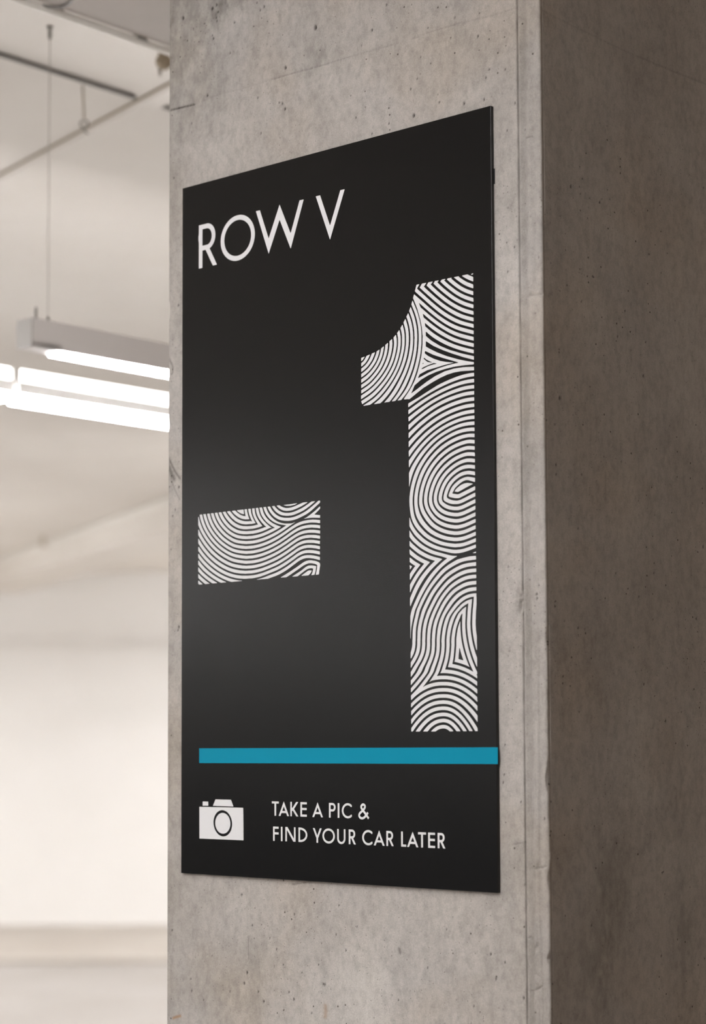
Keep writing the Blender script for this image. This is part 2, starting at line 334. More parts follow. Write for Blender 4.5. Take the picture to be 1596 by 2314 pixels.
    dark_b = [[(402,1308),(560,1440),(760,1560),(980,1655),(1200,1725),(1440,1776),(1440,1836),(1150,1770),(900,1695),(700,1610),(520,1500),(403,1400)],
              [(405,1510),(560,1610),(760,1700),(980,1780),(1200,1850),(1440,1912),(1440,1959),(1300,1940),(1100,1900),(850,1830),(640,1750),(480,1670),(400,1624)],
              [(387,1718),(560,1800),(760,1865),(950,1920),(1100,1966),(1090,1972),(1000,1965),(850,1955),(700,1930),(560,1880),(450,1825),(378,1768)],
              [(362,1860),(420,1905),(490,1940),(560,1966),(500,1962),(440,1954),(390,1915),(356,1880)],[(342,1968),(362,1983),(326,2004)]]
    sub(cv, dark_b, B_, S9, False)
    dark_d = [[(295,330),(340,285),(450,235),(570,190),(645,205),(560,222),(450,260),(350,312)],
              [(235,518),(250,470),(275,428),(430,345),(620,287),(800,232),(960,192),(1005,182),(990,176),(1050,178),(1100,184),(1000,206),(850,245),(650,310),(470,390),(330,465)],
              [(90,840),(130,750),(165,665),(300,545),(450,455),(620,380),(800,320),(1000,270),(1200,240),(1500,213),(1500,267),(1200,280),(1000,310),(800,370),(600,470),(420,590),(250,720)],
              big_up[1:]+[(1500,387),(1430,395),(1250,420),(1050,475),(850,560),(650,665),(450,790),(250,920),(35,1048),(-60,1110),(-60,962),(40,962)]]
    sub(cv, dark_d, D_, S9, False)
    # flag
    fa = {1: [(275,1100),(248,1180),(215,1250),(165,1325),(80,1400)],
          3: [(455,1020),(447,1090),(425,1180),(370,1310),(280,1440),(190,1530),(80,1612)],
          5: [(612,880),(618,957),(605,1080),(570,1230),(490,1410),(380,1570),(250,1710),(80,1830)],
          7: [(755,700),(780,800),(795,930),(775,1100),(715,1320),(610,1530),(470,1720),(300,1890),(80,2045)],
          9: [(880,530),(917,608),(950,760),(953,950),(925,1150),(850,1400),(730,1640),(560,1880),(380,2070),(150,2230)],
          11: [(990,280),(1037,378),(1095,560),(1122,760),(1120,970),(1086,1210),(1004,1480),(885,1740),(752,1970),(585,2190)],
          13: [(1090,40),(1135,132),(1220,350),(1275,580),(1290,800),(1284,1010),(1256,1230),(1190,1500),(1092,1760),(995,1930),(850,2115)],
          15: [(1220,-10),(1265,82),(1362,315),(1433,560),(1455,800),(1448,1025),(1414,1275),(1340,1558),(1240,1825),(1140,1995),(1000,2175)]}
    adom = box([(0,0)]+[((x+0)*1., y) for x, y in [(108,560),(128,630),(200,815),(264,1040),(300,1220),(317,1400),(314,1600),(294,1800),(250,2018),(204,2190),(152,2338),(88,2470),(24,2579),(-72,2722),(-133,2815),(-60,3300),(-1200,3300),(-1200,0)]], B_)
    family(cv, fa, range(0, 14), .66, A_, SA, adom)
    sub(cv, [[(105,1230),(178,1212),(150,1255),(105,1300)]], A_, SA)
    sub(cv, [[(1358,100),(1372,84),(1410,70),(1410,86),(1385,104)]], B_, S9)
    # outline of the figure
    out = [np.array(p, float)/SA+A_ for p in [(1115,160),(1070,290),(1015,405),(955,525),(895,635),(825,740),(755,825),(670,905),(590,975),(500,1050),(410,1108),(310,1152),(215,1195),(105,1235),(103,2207),(1060,2060)]]
    out += [np.array(p) for p in [(923.2,902.),(924.6,1050),(926,1200),(927,1330),(928.2,1450),(930.1,1653.3),(1079.9,1652.2),(1078.6,1480),(1077.2,1330),(1075.7,1200),(1073.9,1050),(1072.2,900),(1069.9,617.6),(941.8,643.5)]]
    cv.a &= cv.mask(np.array(out))
    return cv

S5 = 1596/160.
def minus_bar(ss=4):
    cv = Canvas(444, 1128, 728, 1326, ss)
    L_, R_ = np.array((440., 1140.)), np.array((580., 1120.))
    box = lambda pts, org: cv.mask(np.array(pts, float)/S5+org)
    tips = [(x-1396.5, y+199.5) for x, y in [(1040,60),(1110,215),(1155,270),(1240,335),(1280,380),(1365,420),(1420,455),(1525,487)]]+[(195,712),(315,722),(390,735),(530,712),(650,682),(850,606),(960,555),(1110,502),(1500,480)]
    md = box(tips+[(1500,2100),(-1500,2100),(-1500,0)], R_); qd = box(tips+[(1500,-100),(-286,-100)], R_)
    ml = {1: [(800,70),(875,142),(950,215),(1050,277),(1170,302),(1300,287)], 4: [(555,110),(572,178),(620,290),(700,410),(820,530),(980,615),(1170,637),(1300,622)],
          7: [(300,130),(312,206),(345,330),(410,480),(520,640),(680,800),(900,930),(1170,971),(1300,956)],
          10: [(55,180),(62,260),(95,400),(170,590),(290,790),(450,980),(650,1140),(880,1255),(1170,1303),(1300,1288)],
          13: [(-170,500),(-80,700),(0,860),(85,995),(200,1150),(350,1310),(540,1460),(750,1570),(960,1628),(1170,1640),(1300,1625)],
          18: [(-420,900),(-200,1300),(-60,1560),(85,1750),(300,1920),(600,2080),(900,2180),(1170,2200),(1300,2185)]}
    family(cv, ml, range(1, 19), lambda t: .68-.1*t, L_, S5, md & box([(-500,0),(1171,0),(1171,2400),(-500,2400)], L_))
    sub(cv, [[(950,135),(985,165),(1040,200),(1085,216),(1115,216),(1106,100),(960,120)]], L_, S5, True, box([(0,-20),(1108,-20),(1116,216),(0,400)], L_))
    mr = {1: [(-226,502),(-150,497),(-100,490),(100,440)], 3: [(-226,725),(-80,715),(60,690),(250,620)], 4: [(-226,836),(-50,820),(120,772),(260,715),(420,640)],
          7: [(-226,1170),(-60,1155),(120,1110),(300,1040),(480,945),(640,840),(780,740),(920,655),(1050,605),(1200,577),(1320,575),(1450,588)]}
    x7 = np.linspace(-226, 1450, 80)
    def at(p): s = spline(p, 120); return np.stack([x7, np.interp(x7, s[:, 0], s[:, 1])], 1)
    family(cv, {1: at([(-226,502),(-150,497),(-50,478),(150,400),(400,280),(700,80),(1450,-300)]), 4: at([(-226,836),(-50,820),(120,775),(300,695),(480,600),(640,500),(800,395),(1000,290),(1450,230)]),
                7: at(mr[7]),
                10: at([(-226,1502),(-60,1488),(120,1445),(300,1375),(480,1285),(650,1180),(800,1075),(940,985),(1070,935),(1200,918),(1320,922),(1450,941)]),
                13: at([(-226,1839),(-60,1825),(120,1780),(300,1712),(480,1634),(660,1527),(820,1416),(950,1323),(1070,1272),(1180,1258),(1310,1268),(1450,1298)]),
                14: at([(-226,1951),(-60,1937),(120,1893),(300,1825),(480,1756),(660,1655),(820,1540),(950,1444),(1070,1387),(1180,1374),(1310,1388),(1450,1424)])},
           range(1, 15), .58, R_, S5, md & box([(-226,0),(1500,0),(1500,2100),(-226,2100)], R_))
    sub(cv, [[(500,1871),(640,1787),(760,1712),(920,1604),(1050,1511),(1090,1487),(1130,1470),(1180,1459),(1230,1457),(1330,1472),(1390,1493),(1425,1515),(1437,1545),(1440,1600),(1410,1800),(1332,1800),(1360,1680),(1373,1565),(1320,1538),(1230,1523),(1190,1524),(1150,1533),(1100,1554),(1050,1583),(920,1676),(760,1785),(650,1855)], [(770,1846),(1000,1698),(1100,1618),(1140,1592),(1180,1577),(1250,1572),(1347,1588),(1335,1700),(1300,1815),(1225,1815),(1262,1730),(1282,1645),(1240,1637),(1185,1642),(1140,1661),(1100,1686),(1000,1762),(900,1840)],
             [(980,1828),(1100,1740),(1165,1693),(1200,1683),(1250,1688),(1225,1740),(1160,1812)], [(1440,232),(1440,290),(1305,428),(1440,440),(1440,502),(1300,495),(1110,503),(1200,440),(1320,345)],
             [(600,212),(760,195),(940,165),(860,207),(760,230),(680,231)]], R_, S5)
    q3 = [(260,180),(280,254),(330,350),(420,450),(540,515),(700,535)]
    family(cv, {1: [(440,170),(490,228),(560,280),(640,308),(720,310),(820,290),(950,235),(1112,150),(1200,80)],
                3: q3+[(850,512),(1000,450),(1150,365),(1290,250),(1420,130),(1480,60)]}, (1, 2, 3), .58, R_, S5, qd)
    family(cv, {4: [(170,180),(187,265),(230,380),(310,490),(430,585),(580,635),(750,645),(880,640)], 5: [(85,190),(98,275),(130,400),(190,510),(290,615),(400,690),(462,722),(560,775)], 7: [(-80,200),(-72,290),(-55,420),(-5,540),(76,671),(160,780)],
                9: [(-250,220),(-241,310),(-225,410),(-199,502),(-150,620)]}, range(4, 10), lambda t: .68-.1*t, R_, S5, qd)
    o = [np.array(p, float)/S5+L_ for p in [(85,275),(95,245),(120,230)]]+[np.array(p, float)/S5+R_ for p in [(1434,111),(1432,1490),(1438,1560),(1408,1778)]]+[np.array(p, float)/S5+L_ for p in [(110,1805),(85,1785)]]
    cv.a &= cv.mask(np.array(o))
    return cv

# ================================================================= from drafted board to flat printed mesh
def cover_mesh(name, cv, k, to_uv, lift=.00025):
    """average k x k samples, trace the half-covered line (marching squares) and lay the shape on the sign's front"""
    h, w = cv.a.shape[0]//k*k, cv.a.shape[1]//k*k
    c = cv.a[:h, :w].reshape(h//k, k, w//k, k).mean((1, 3)); c = np.pad(c, 1)
    hh, ww = c.shape; st = k/cv.ss
    X = cv.x0+(np.arange(ww)-.5)*st; Y = cv.y0+(np.arange(hh)-.5)*st
    a, b, d, e = c[:-1, :-1], c[:-1, 1:], c[1:, 1:], c[1:, :-1]; t = .5
    code = (a > t)*1+(b > t)*2+(d > t)*4+(e > t)*8
    def lerp(p, q): return np.clip((t-p)/np.where(np.abs(q-p) < 1e-9, 1, q-p), 0, 1)
    CASES = {1: 'a0 ab ea', 2: 'b0 bd ab', 3: 'a0 b0 bd ea', 4: 'd0 de bd', 5: 'a0 ab bd d0 de ea', 6: 'b0 d0 de ab', 7: 'a0 b0 d0 de ea', 8: 'e0 ea de', 9: 'a0 ab de e0',
             10: 'b0 bd de e0 ea ab', 11: 'a0 b0 bd de e0', 12: 'd0 e0 ea bd', 13: 'a0 ab bd d0 e0', 14: 'b0 d0 e0 ea ab'}
    V, Fc, nv = [], [], 0
    for cs, sp in CASES.items():
        I, J = np.nonzero(code == cs)
        if not len(I): continue
        pts = []
        for s in sp.split():
            if s[1] == '0': x, y = X[J+(s[0] in 'bd')], Y[I+(s[0] in 'de')]
            elif s == 'ab': x, y = X[J]+st*lerp(a[I, J], b[I, J]), Y[I]
            elif s == 'bd': x, y = X[J+1], Y[I]+st*lerp(b[I, J], d[I, J])
            elif s == 'de': x, y = X[J]+st*lerp(e[I, J], d[I, J]), Y[I+1]
            else: x, y = X[J], Y[I]+st*lerp(a[I, J], e[I, J])
            pts.append(np.stack([x, y], 1))
        P = np.stack(pts, 1); m = P.shape[1]; V.append(P.reshape(-1, 2))
        Fc.append((np.arange(len(I)*m).reshape(-1, m)+nv)); nv += len(I)*m
    q = []
    for i in range(code.shape[0]):                                  # whole cells: one strip per run
        r = np.flatnonzero(np.diff(np.r_[0, code[i] == 15, 0].astype(int)))
        for s, f in zip(r[::2], r[1::2]): q += [(X[s], Y[i]), (X[f], Y[i]), (X[f], Y[i+1]), (X[s], Y[i+1])]
    if q: V.append(np.array(q)); Fc.append(np.arange(len(q)).reshape(-1, 4)+nv)
    uv = to_uv(np.vstack(V)); q = O[:2]+uv[:, :1]*D[:2]-lift*E[:2]
    co = np.column_stack([q, EYE+uv[:, 1]])
    tot = np.concatenate([np.full(len(f), f.shape[1]) for f in Fc]); idx = np.concatenate([f[:, ::-1].ravel() for f in Fc])
    me = bpy.data.meshes.new(name); me.vertices.add(len(co)); me.vertices.foreach_set('co', co.astype(np.float32).ravel())
    me.loops.add(len(idx)); me.loops.foreach_set('vertex_index', idx.astype(np.int32))
    me.polygons.add(len(tot)); me.polygons.foreach_set('loop_start', np.r_[0, np.cumsum(tot)[:-1]].astype(np.int32)); me.polygons.foreach_set('loop_total', tot.astype(np.int32))
    me.update(calc_edges=True)
    return me

# ----------------------------------------------------------------- capitals of the geometric sans on the sign; x, y in millimetres, y up from the baseline
def glyph(ch, x0, x1, hgt, t):
    w = x1-x0; xm = (x0+x1)/2; out = []; A = lambda p, v=True: out.append((p, v)); q = t*.94
    rect = lambda a, b, c, d: A([(a, b), (c, b), (c, d), (a, d)])
    def leg(xa, xb, ya=0, yb=None, k=1.):                            # slanted stem, level cut ends, centre xa at ya to xb at yb
        yb = hgt if yb is None else yb; h = t/2*math.hypot(1, (xb-xa)/(yb-ya))*k; A([(xa-h, ya), (xa+h, ya), (xb+h, yb), (xb-h, yb)])
    def ell(cx, cy, rx, ry, v=True, a0=0, a1=360, centre=False):
        p = [(cx+rx*math.cos(math.radians(s)), cy+ry*math.sin(math.radians(s))) for s in np.linspace(a0, a1, 61)]; A(p+([(cx, cy)] if centre else []), v)
    def wedge(xl, xr, xa, y0, y1):                                   # pointed pair of legs, feet outer edges xl, xr at y0, point (xa, y1)
        for xo in (xl, xr):
            k = (y1-y0)/(xa-xo); h = t*math.hypot(1, 1/k)*(1 if xa > xo else -1); A([(xo, y0), (xo+h, y0), (xa, y1-k*h), (xa, y1)])
    if ch == 'I': rect(xm-t/2, 0, xm+t/2, hgt)
    elif ch == 'L': rect(x0, 0, x0+t, hgt); rect(x0, 0, x1, q)
    elif ch in 'FE':
        rect(x0, 0, x0+t, hgt); rect(x0, hgt-q, x1, hgt); rect(x0, hgt*.53-q/2, x1-w*(.0 if ch == 'F' else .03), hgt*.53+q/2)
        if ch == 'E': rect(x0, 0, x1, q)
    elif ch == 'T': rect(xm-t/2, 0, xm+t/2, hgt); rect(x0, hgt-q, x1, hgt)
    elif ch == 'N': rect(x0, 0, x0+t, hgt); rect(x1-t, 0, x1, hgt); h = t*1.35; A([(x0, hgt*1.0), (x0+h*.35, hgt*1.0), (x1, 0), (x1-h, 0)]); A([(x0, hgt), (x0+h, hgt), (x1, h*.0), (x1-h*.4, 0)])
    elif ch == 'A': wedge(x0, x1, xm, 0, hgt*1.02); rect(x0+w*.2, hgt*.28-q/2, x1-w*.2, hgt*.28+q/2)
    elif ch == 'V': wedge(x0, x1, xm-w*.01, hgt, -hgt*.02)
    elif ch == 'W':                                                  # zigzag: flat feet at the top, points below, point in the middle
        xs = [x0, x0+w*.27, x0+w*.5, x0+w*.73, x1]; k = hgt*1.02/(w*.25); h = t*math.hypot(1, 1/k)
        for a, c in ((0, 1), (1, 0)):
            f = (lambda v: v) if a == 0 else (lambda v: x0+x1-v)
            A([(f(x0), hgt), (f(x0+h), hgt), (f(x0+w*.27), -hgt*.02+k*h*.97), (f(x0+w*.27), -hgt*.02)])
            A([(f(x0+w*.27), -hgt*.02), (f(x0+w*.27), -hgt*.02+k*h*.97), (f(x0+w*.5), hgt*1.02), (f(x0+w*.5), hgt*1.02-k*h*.97)])
    elif ch == 'Y': leg(xm, xm, 0, hgt*.46); leg(xm-w*.02, x0+t*.56, hgt*.36); leg(xm+w*.02, x1-t*.56, hgt*.36)
    elif ch == 'K': rect(x0, 0, x0+t, hgt); leg(x0+t*.9, x1-t*.75, hgt*.38); leg(x1-t*.68, x0+t*1.25, 0, hgt*.58)
    elif ch == 'O': ell(xm, hgt/2, w/2, hgt*.515); ell(xm, hgt/2, w/2-t, hgt*.515-q, False)
    elif ch == 'C':
        rx = w*.60; cx = x0+rx; ell(cx, hgt/2, rx, hgt*.515); ell(cx, hgt/2, rx-t, hgt*.515-q, False); A([(x1, -hgt), (x1+w, -hgt), (x1+w, 2*hgt), (x1, 2*hgt)], False); rect_ = hgt*.28
        A([(cx, hgt*.27), (x1+w, hgt*.16), (x1+w, hgt*.84), (cx, hgt*.73)], False)
    elif ch == 'U':
        ell(xm, hgt*.36, w/2, hgt*.375); ell(xm, hgt*.36, w/2-t, hgt*.375-q, False); A([(x0, hgt*.36), (x1, hgt*.36), (x1, hgt), (x0, hgt)], False); rect(x0, hgt*.34, x0+t, hgt); rect(x1-t, hgt*.34, x1, hgt)
    elif ch == 'D':
        ell(x0+w*.22, hgt/2, w*.78, hgt/2); ell(x0+w*.22, hgt/2, w*.78-t, hgt/2-q, False); A([(x0-w, -hgt), (x0+w*.22, -hgt), (x0+w*.22, 2*hgt), (x0-w, 2*hgt)], False)
        rect(x0, 0, x0+t, hgt); rect(x0, 0, x0+w*.23, q); rect(x0, hgt-q, x0+w*.23, hgt)
    elif ch in 'PR':
        lo = hgt*(.40 if ch == 'R' else .42); r = (hgt-lo)/2; bx = x1-(w*.10 if ch == 'R' else 0); cx = max(x0+t, bx-r*.92)
        ell(cx, hgt-r, bx-cx, r); ell(cx, hgt-r, bx-cx-t, r-q, False); A([(x0, lo-hgt*.02), (cx, lo-hgt*.02), (cx, hgt+1), (x0, hgt+1)], False)
        rect(x0, hgt-q, cx+.01, hgt); rect(x0, lo, cx+.01, lo+q)
        if ch == 'R': leg(x1-t*.62, x0+w*.42, 0, lo+q*.6)
        rect(x0, 0, x0+t, hgt)
    elif ch == '&':
        p = spline([(x1-w*.03, hgt*.02), (x0+w*.62, hgt*.38), (x0+w*.30, hgt*.70), (x0+w*.30, hgt*.87), (x0+w*.46, hgt*.955), (x0+w*.62, hgt*.86), (x0+w*.58, hgt*.70), (x0+w*.38, hgt*.52), (x0+w*.14, hgt*.36), (x0+w*.08, hgt*.18), (x0+w*.22, hgt*.045), (x0+w*.48, hgt*.05), (x0+w*.72, hgt*.22), (x0+w*.90, hgt*.42)], 90)
        g = np.gradient(p, axis=0); g /= np.hypot(*g.T)[:, None]; nn = np.stack([-g[:, 1], g[:, 0]], 1)*t/2
        for i in range(len(p)-1): A([p[i]+nn[i], p[i+1]+nn[i+1], p[i+1]-nn[i+1], p[i]-nn[i]])
    return out

def letter_mesh(name, ch, u0, u1, v0, v1, t, ss, k, lift=.00025):
    hgt = (v1-v0)*1000; cv = Canvas(u0*1000-1.5, -hgt-2.5, u1*1000+1.5, 2.5, ss)
    for p, v in glyph(ch, u0*1000, u1*1000, hgt, t*1000): cv.fill([(x, -y) for x, y in p], v)
    return cover_mesh(name, cv, k, lambda q: np.stack([q[:, 0]/1000, v0-q[:, 1]/1000], 1), lift)

# ================================================================= materials
M_COL = concrete('raw_concrete')
M_WHITE = blotched('white_wall_paint', [(.84, .83, .815), (.87, .86, .85)], 1.2, .75, bump=.1)
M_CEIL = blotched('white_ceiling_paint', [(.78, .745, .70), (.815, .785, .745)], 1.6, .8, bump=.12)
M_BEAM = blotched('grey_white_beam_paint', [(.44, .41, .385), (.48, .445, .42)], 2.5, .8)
M_FLOOR = blotched('sealed_screed', [(.33, .308, .288), (.385, .365, .35)], 1.3, .38, (1, 1, 1), .05, 40)
M_STRIP = blotched('darker_screed', [(.44, .40, .36), (.50, .465, .425)], 1.5, .5, (1, 1, 1), .05, 40)
M_DADO = blotched('dark_grey_wall_paint', [(.06, .058, .06), (.08, .077, .078)], 2, .6)
M_RIGHT = blotched('bare_concrete_wall', [(.16, .115, .075), (.20, .15, .105)], 1.4, .85)
M_SIGN = mat('black_sign_board', (.0032, .0032, .0036), .22, .33, bump=.05, bscale=1400)
M_EDGE = mat('cut_board_edge', (.016, .016, .017), .5)
M_PRINT = mat('white_print', (.755, .75, .765), .5, .25)
M_TEAL = mat('teal_print', (.001, .238, .365), .5, .12)
M_LAMP = mat('lacquered_lamp_housing', (.90, .87, .865), .45)
M_CAP = mat('lamp_end_cap_grey', (.47, .455, .44), .45)
M_LAMPW = mat('white_lamp_housing', (.84, .83, .81), .4)
M_GLOW = mat('lit_upper_cover', (.9, .9, .88), .5, emit=LAMP_RGB, power=4.2)
M_GLOW_FAR = mat('added_uplight_cover', (.9, .9, .88), .5, emit=LAMP_RGB, power=20.0)
M_OPAL_WARM = mat('added_warm_opal_cover', (.9, .9, .88), .5, emit=(1, .70, .42), power=34)
M_OPAL = mat('lit_opal_cover', (.9, .9, .88), .5, emit=LAMP_RGB, power=LAMP)
M_STEEL = mat('galvanised_steel', (.30, .29, .27), .45, .5, .6)
M_WIRE = mat('thin_steel_wire', (.50, .47, .43), .5)
M_PIPE = mat('grey_conduit', (.23, .22, .21), .5)
M_TAN = mat('tan_conduit', (.30, .245, .175), .55)
M_CREAM = mat('cream_enamel', (.58, .52, .44), .5)
M_PIPEW = mat('painted_conduit', (.86, .84, .80), .5)

# ================================================================= the hall
def level_plate(name, x0, x1, y0, y1, z0, z1, m): return tag(link(name, box_mesh(name, (x0, y0, z0), (x1-x0, 0, 0), (0, y1-y0, 0), (0, 0, z1-z0)), m), kind='structure')
XL, XR, YF, YB = -9.5, 6.5, -5.0, 17.62
floor = level_plate('floor', XL, XR, YF, YB, -.2, 0, M_FLOOR)
ceiling = level_plate('ceiling', XL, XR, YF, YB, CEIL, CEIL+.25, M_CEIL)
level_plate('wall_back', XL, XR, YB, YB+.2, 0, CEIL, M_WHITE)
level_plate('wall_left', XL-.2, XL, YF, YB, 0, CEIL, M_WHITE)
level_plate('wall_right', XR, XR+.2, YF, YB, 0, CEIL, M_RIGHT)
level_plate('wall_front', XL, XR, YF-.2, YF, 0, CEIL, M_RIGHT)
level_plate('baseboard_left', XL, XL+.02, YF, YB-3, 0, 1.60, M_DADO)
level_plate('trim_1', XL, XR, 14.95, YB, 0, .035, M_STRIP)             # darker raised walkway along the back wall

def along_box(name, d0, d1, e0, e1, z0, z1, m, bevel=0.): return link(name, box_mesh(name, pde(d0, e0, z0), D*(d1-d0), E*(e1-e0), (0, 0, z1-z0), bevel), m)
BEAM_Z = EYE+1.30
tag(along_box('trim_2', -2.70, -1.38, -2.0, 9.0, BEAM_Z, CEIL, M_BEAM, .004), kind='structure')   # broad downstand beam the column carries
def strip_between(name, a, b, side, drop, m, z, slope=0.):                       # rib under the ceiling from plan point a to b
    a, b = np.array(a), np.array(b); t = (b-a)/np.linalg.norm(b-a); n = np.array([t[1], -t[0], 0])*side
    if slope:                                                          # splayed near side
        k = n/np.linalg.norm(n)*slope; A0, B0 = np.array([a[0], a[1], z]), np.array([b[0], b[1], z]); dz = np.array([0, 0, drop])
        v = [A0, A0+k-dz, A0+n-dz, A0+n, B0, B0+k-dz, B0+n-dz, B0+n]
        return link(name, mesh(name, v, [(0, 1, 2, 3), (7, 6, 5, 4), (0, 4, 5, 1), (1, 5, 6, 2), (2, 6, 7, 3), (3, 7, 4, 0)]), m)
    return link(name, box_mesh(name, [a[0], a[1], z-drop], b-a, n, (0, 0, drop), .003), m)
l1a, l1c = on_level(0, 396, CEIL-.006), on_level(380, 191, CEIL-.006); t1 = (l1c-l1a)/np.linalg.norm(l1c-l1a)
tag(strip_between('trim_3', l1a-t1*2.6, l1c+t1*1.4, -.055, .0145, M_CEIL, CEIL, .010), kind='structure')
l2a, l2b = on_level(0, 1260, CEIL), on_level(375, 1125, CEIL); t2 = (l2b-l2a)/np.linalg.norm(l2b-l2a)
tag(strip_between('trim_4', l2a-t2*1.2, l2b+t2*7, -.45, .20, M_CEIL, CEIL), kind='structure')

# ================================================================= the column
SEAM = .6105; XLC, XRC = -.0367, .6459; COL_E = .68
rng = np.random.default_rng(7)
def vnoise(x, y, sx, sy, seed):                                          # smooth value noise on arrays
    g = np.random.default_rng(seed).random((64, 64)); x = x/sx+200; y = y/sy+200
    i, j = np.floor(x).astype(int), np.floor(y).astype(int); fx, fy = x-i, y-j; fx = fx*fx*(3-2*fx); fy = fy*fy*(3-2*fy)
    q = lambda a, b: g[(i+a) % 64, (j+b) % 64]
    return (q(0, 0)*(1-fx)+q(1, 0)*fx)*(1-fy)+(q(0, 1)*(1-fx)+q(1, 1)*fx)*fy-.5
PITS = [(414,41,3),(480,19,3),(489,11,2.4),(493,27,1.6),(489,40,1.8),(490,47,1.7),(480,80,1.8),(482,87,2.6),(408,85,1.6),(423,92,1.5),(713,62,4),(645,153,3),(597,15,2.2),(588,23,2),(530,51,1.8),(581,6,1.7),
 (638,234,2.2),(644,246,2.6),(631,232,1.8),(469,216,2.4),(590,301,2),(582,221,1.6),(393,402,1.8),(433,279,1.6),(462,53,1.4),(437,65,1.4),(434,299,1.3),(520,120,1.4),(455,150,1.3),(841,68,2.3),(874,11,1.8),(935,261,3.2),
 (1080,82,2.2),(928,201,1.8),(1094,225,2.2),(1049,234,2.2),(993,231,1.8),(1098,176,1.6),(1106,157,1.7),(1142,157,1.6),(1164,233,1.8),(1019,85,1.4),(967,63,1.4),(943,178,1.4),(841,302,1.7),(879,279,1.7),(804,266,1.6),
 (950,129,1.4),(1028,40,1.5),(817,103,1.3),(1084,30,1.3),(546,2022,1.9),(570,2091,1.9),(558,2198,2.5),(552,2222,2.5),(664,2258,2.2),(653,2242,1.8),(625,2145,1.7),(766,2046,1.8),(665,2066,1.6),(759,2112,1.6),(807,2094,1.5),
 (782,2148,1.8),(1109,2157,1.8),(1121,2212,2.2),(1184,2255,2.2),(433,2239,1.8),(389,2102,1.8),(596,2263,2.2),(584,2241,1.8),(682,2198,1.5),(730,2224,2.2),(734,2225,2),(1186,1999,1.6),(967,2187,1.6),(1141,2175,1.7),(431,2212,1.6),
 (705,2289,1.6),(1071,2274,1.6),(403,690,2),(404,1101,2.4),(383,1100,1.6),(396,1152,1.7),(390,1166,1.5),(404,1417,2.6),(402,1424,1.8),(1148,614,1.6),(1163,558,1.5),(1147,295,1.5),(1150,1280,1.4),(1142,1683,1.6),(1152,1470,1.3),
 (1140,1750,1.6),(1138,1768,1.5),(1177,1812,1.6),(1155,1798,1.2),(1186,1999,1.5),(1109,2157,1.5),(610,2120,1.3),(720,2180,1.3),(830,2200,1.2),(900,2260,1.3),(480,2160,1.4),(460,2260,1.4),(1010,2100,1.3),(640,2180,1.3),(520,2240,1.5)]
PITS_R = [(1283,255,1.9),(1291,421,3),(1317,404,1.8),(1313,438,1.8),(1334,448,1.9),(1356,457,2.2),(1360,450,1.5),(1378,450,1.8),(1409,450,1.4),(1420,493,1.3),(1330,582,1.4),(1340,624,1.7),(1355,614,1.3),(1413,702,1.9),(1396,760,1.6),(1460,773,1.5),(1527,782,1.5),
 (1455,849,2.2),(1266,899,3.2),(1255,959,2.1),(1300,865,1.6),(1353,977,1.7),(1257,1050,2.1),(1258,1072,1.6),(1316,1072,1.9),(1404,1043,1.7),(1590,424,1.8),(1308,1194,1.9),(1381,1212,1.5),(1393,1295,1.9),(1478,1295,1.9),(1590,1235,2.6),(1445,1348,1.8),
 (1443,1461,1.8),(1456,1546,1.8),(1277,1404,1.8),(1308,1419,1.9),(1323,1422,1.9),(1575,1398,2.1),(1247,1337,1.8),(1481,1573,1.5),(1505,1629,1.5),(1437,1708,1.4),(1338,2091,1.7),(1497,1972,1.6),(1496,2160,1.7),(1330,1240,1.3),(1420,1330,1.2),(1370,1450,1.2),(1400,1270,1.2)]
def right_uv(p):                                                         # (e, z) on the column's right face
    p = np.atleast_2d(np.asarray(p, float)); v = fw+np.outer((p[:, 0]-W/2)/F_PX, rt)-np.outer((p[:, 1]-CY)/F_PX, up)
    c = (O-[0, 0, EYE])@D+XRC; q = v*(c/(v@D))[:, None]; return np.stack([q@E-((O-[0, 0, EYE])@E+SKIN), q[:, 2]], 1)
def pit(h, wr, X, Z, x, z, r, depth=1.2, el=1.35):
    i = slice(*np.searchsorted(X, (x-4*r, x+4*r))); j = slice(*np.searchsorted(Z, (z-4*r, z+4*r)))
    if i.start == i.stop or j.start == j.stop: return
    xx, zz = np.meshgrid(X[i], Z[j]); a = .5*math.sin(x*997); dx, dz = (xx-x), (zz-z)
    q = np.hypot(dx*1.15+dz*.25*a, (dz-dx*.2*a)/el)/r
    s = np.clip(1.35-q, 0, 1); s = s*s*(3-2*s); h[j, i] -= s*r*depth; wr[j, i] = np.maximum(wr[j, i], np.clip(1.45-q, 0, 1)**.8)
def scratch(h, wr, X, Z, pts, wid, wear_tone, cut, jit=.0006):
    p = spline(pts, 200); g = np.random.default_rng(int(abs(p[0, 0]*1e4)) % 999)
    for k in range(len(p)):
        x, z = p[k]+g.normal(0, jit*.25, 2); r = wid*(.6+.8*abs(math.sin(k*.37+p[0, 0]*50)))
        i = slice(*np.searchsorted(X, (x-3*r, x+3*r))); j = slice(*np.searchsorted(Z, (z-3*r, z+3*r)))
        if i.start == i.stop or j.start == j.stop: continue
        xx, zz = np.meshgrid(X[i], Z[j]); s = np.exp(-((xx-x)**2+(zz-z)**2)/(r*r)); wr[j, i] = np.maximum(wr[j, i], s*wear_tone*(.55+.45*math.sin(k*.9)**2)); h[j, i] = np.minimum(h[j, i], -s*cut)
def blotch(wr, X, Z, x, z, rx, rz, amt, seed):
    xx, zz = np.meshgrid(X, Z); q = ((xx-x)/rx)**2+((zz-z)/rz)**2
    n = vnoise(xx, zz, .012, .02, seed)+.6*vnoise(xx, zz, .004, .007, seed+1)
    wr += np.clip(np.exp(-q)*(.75+1.5*n), 0, 1)*amt
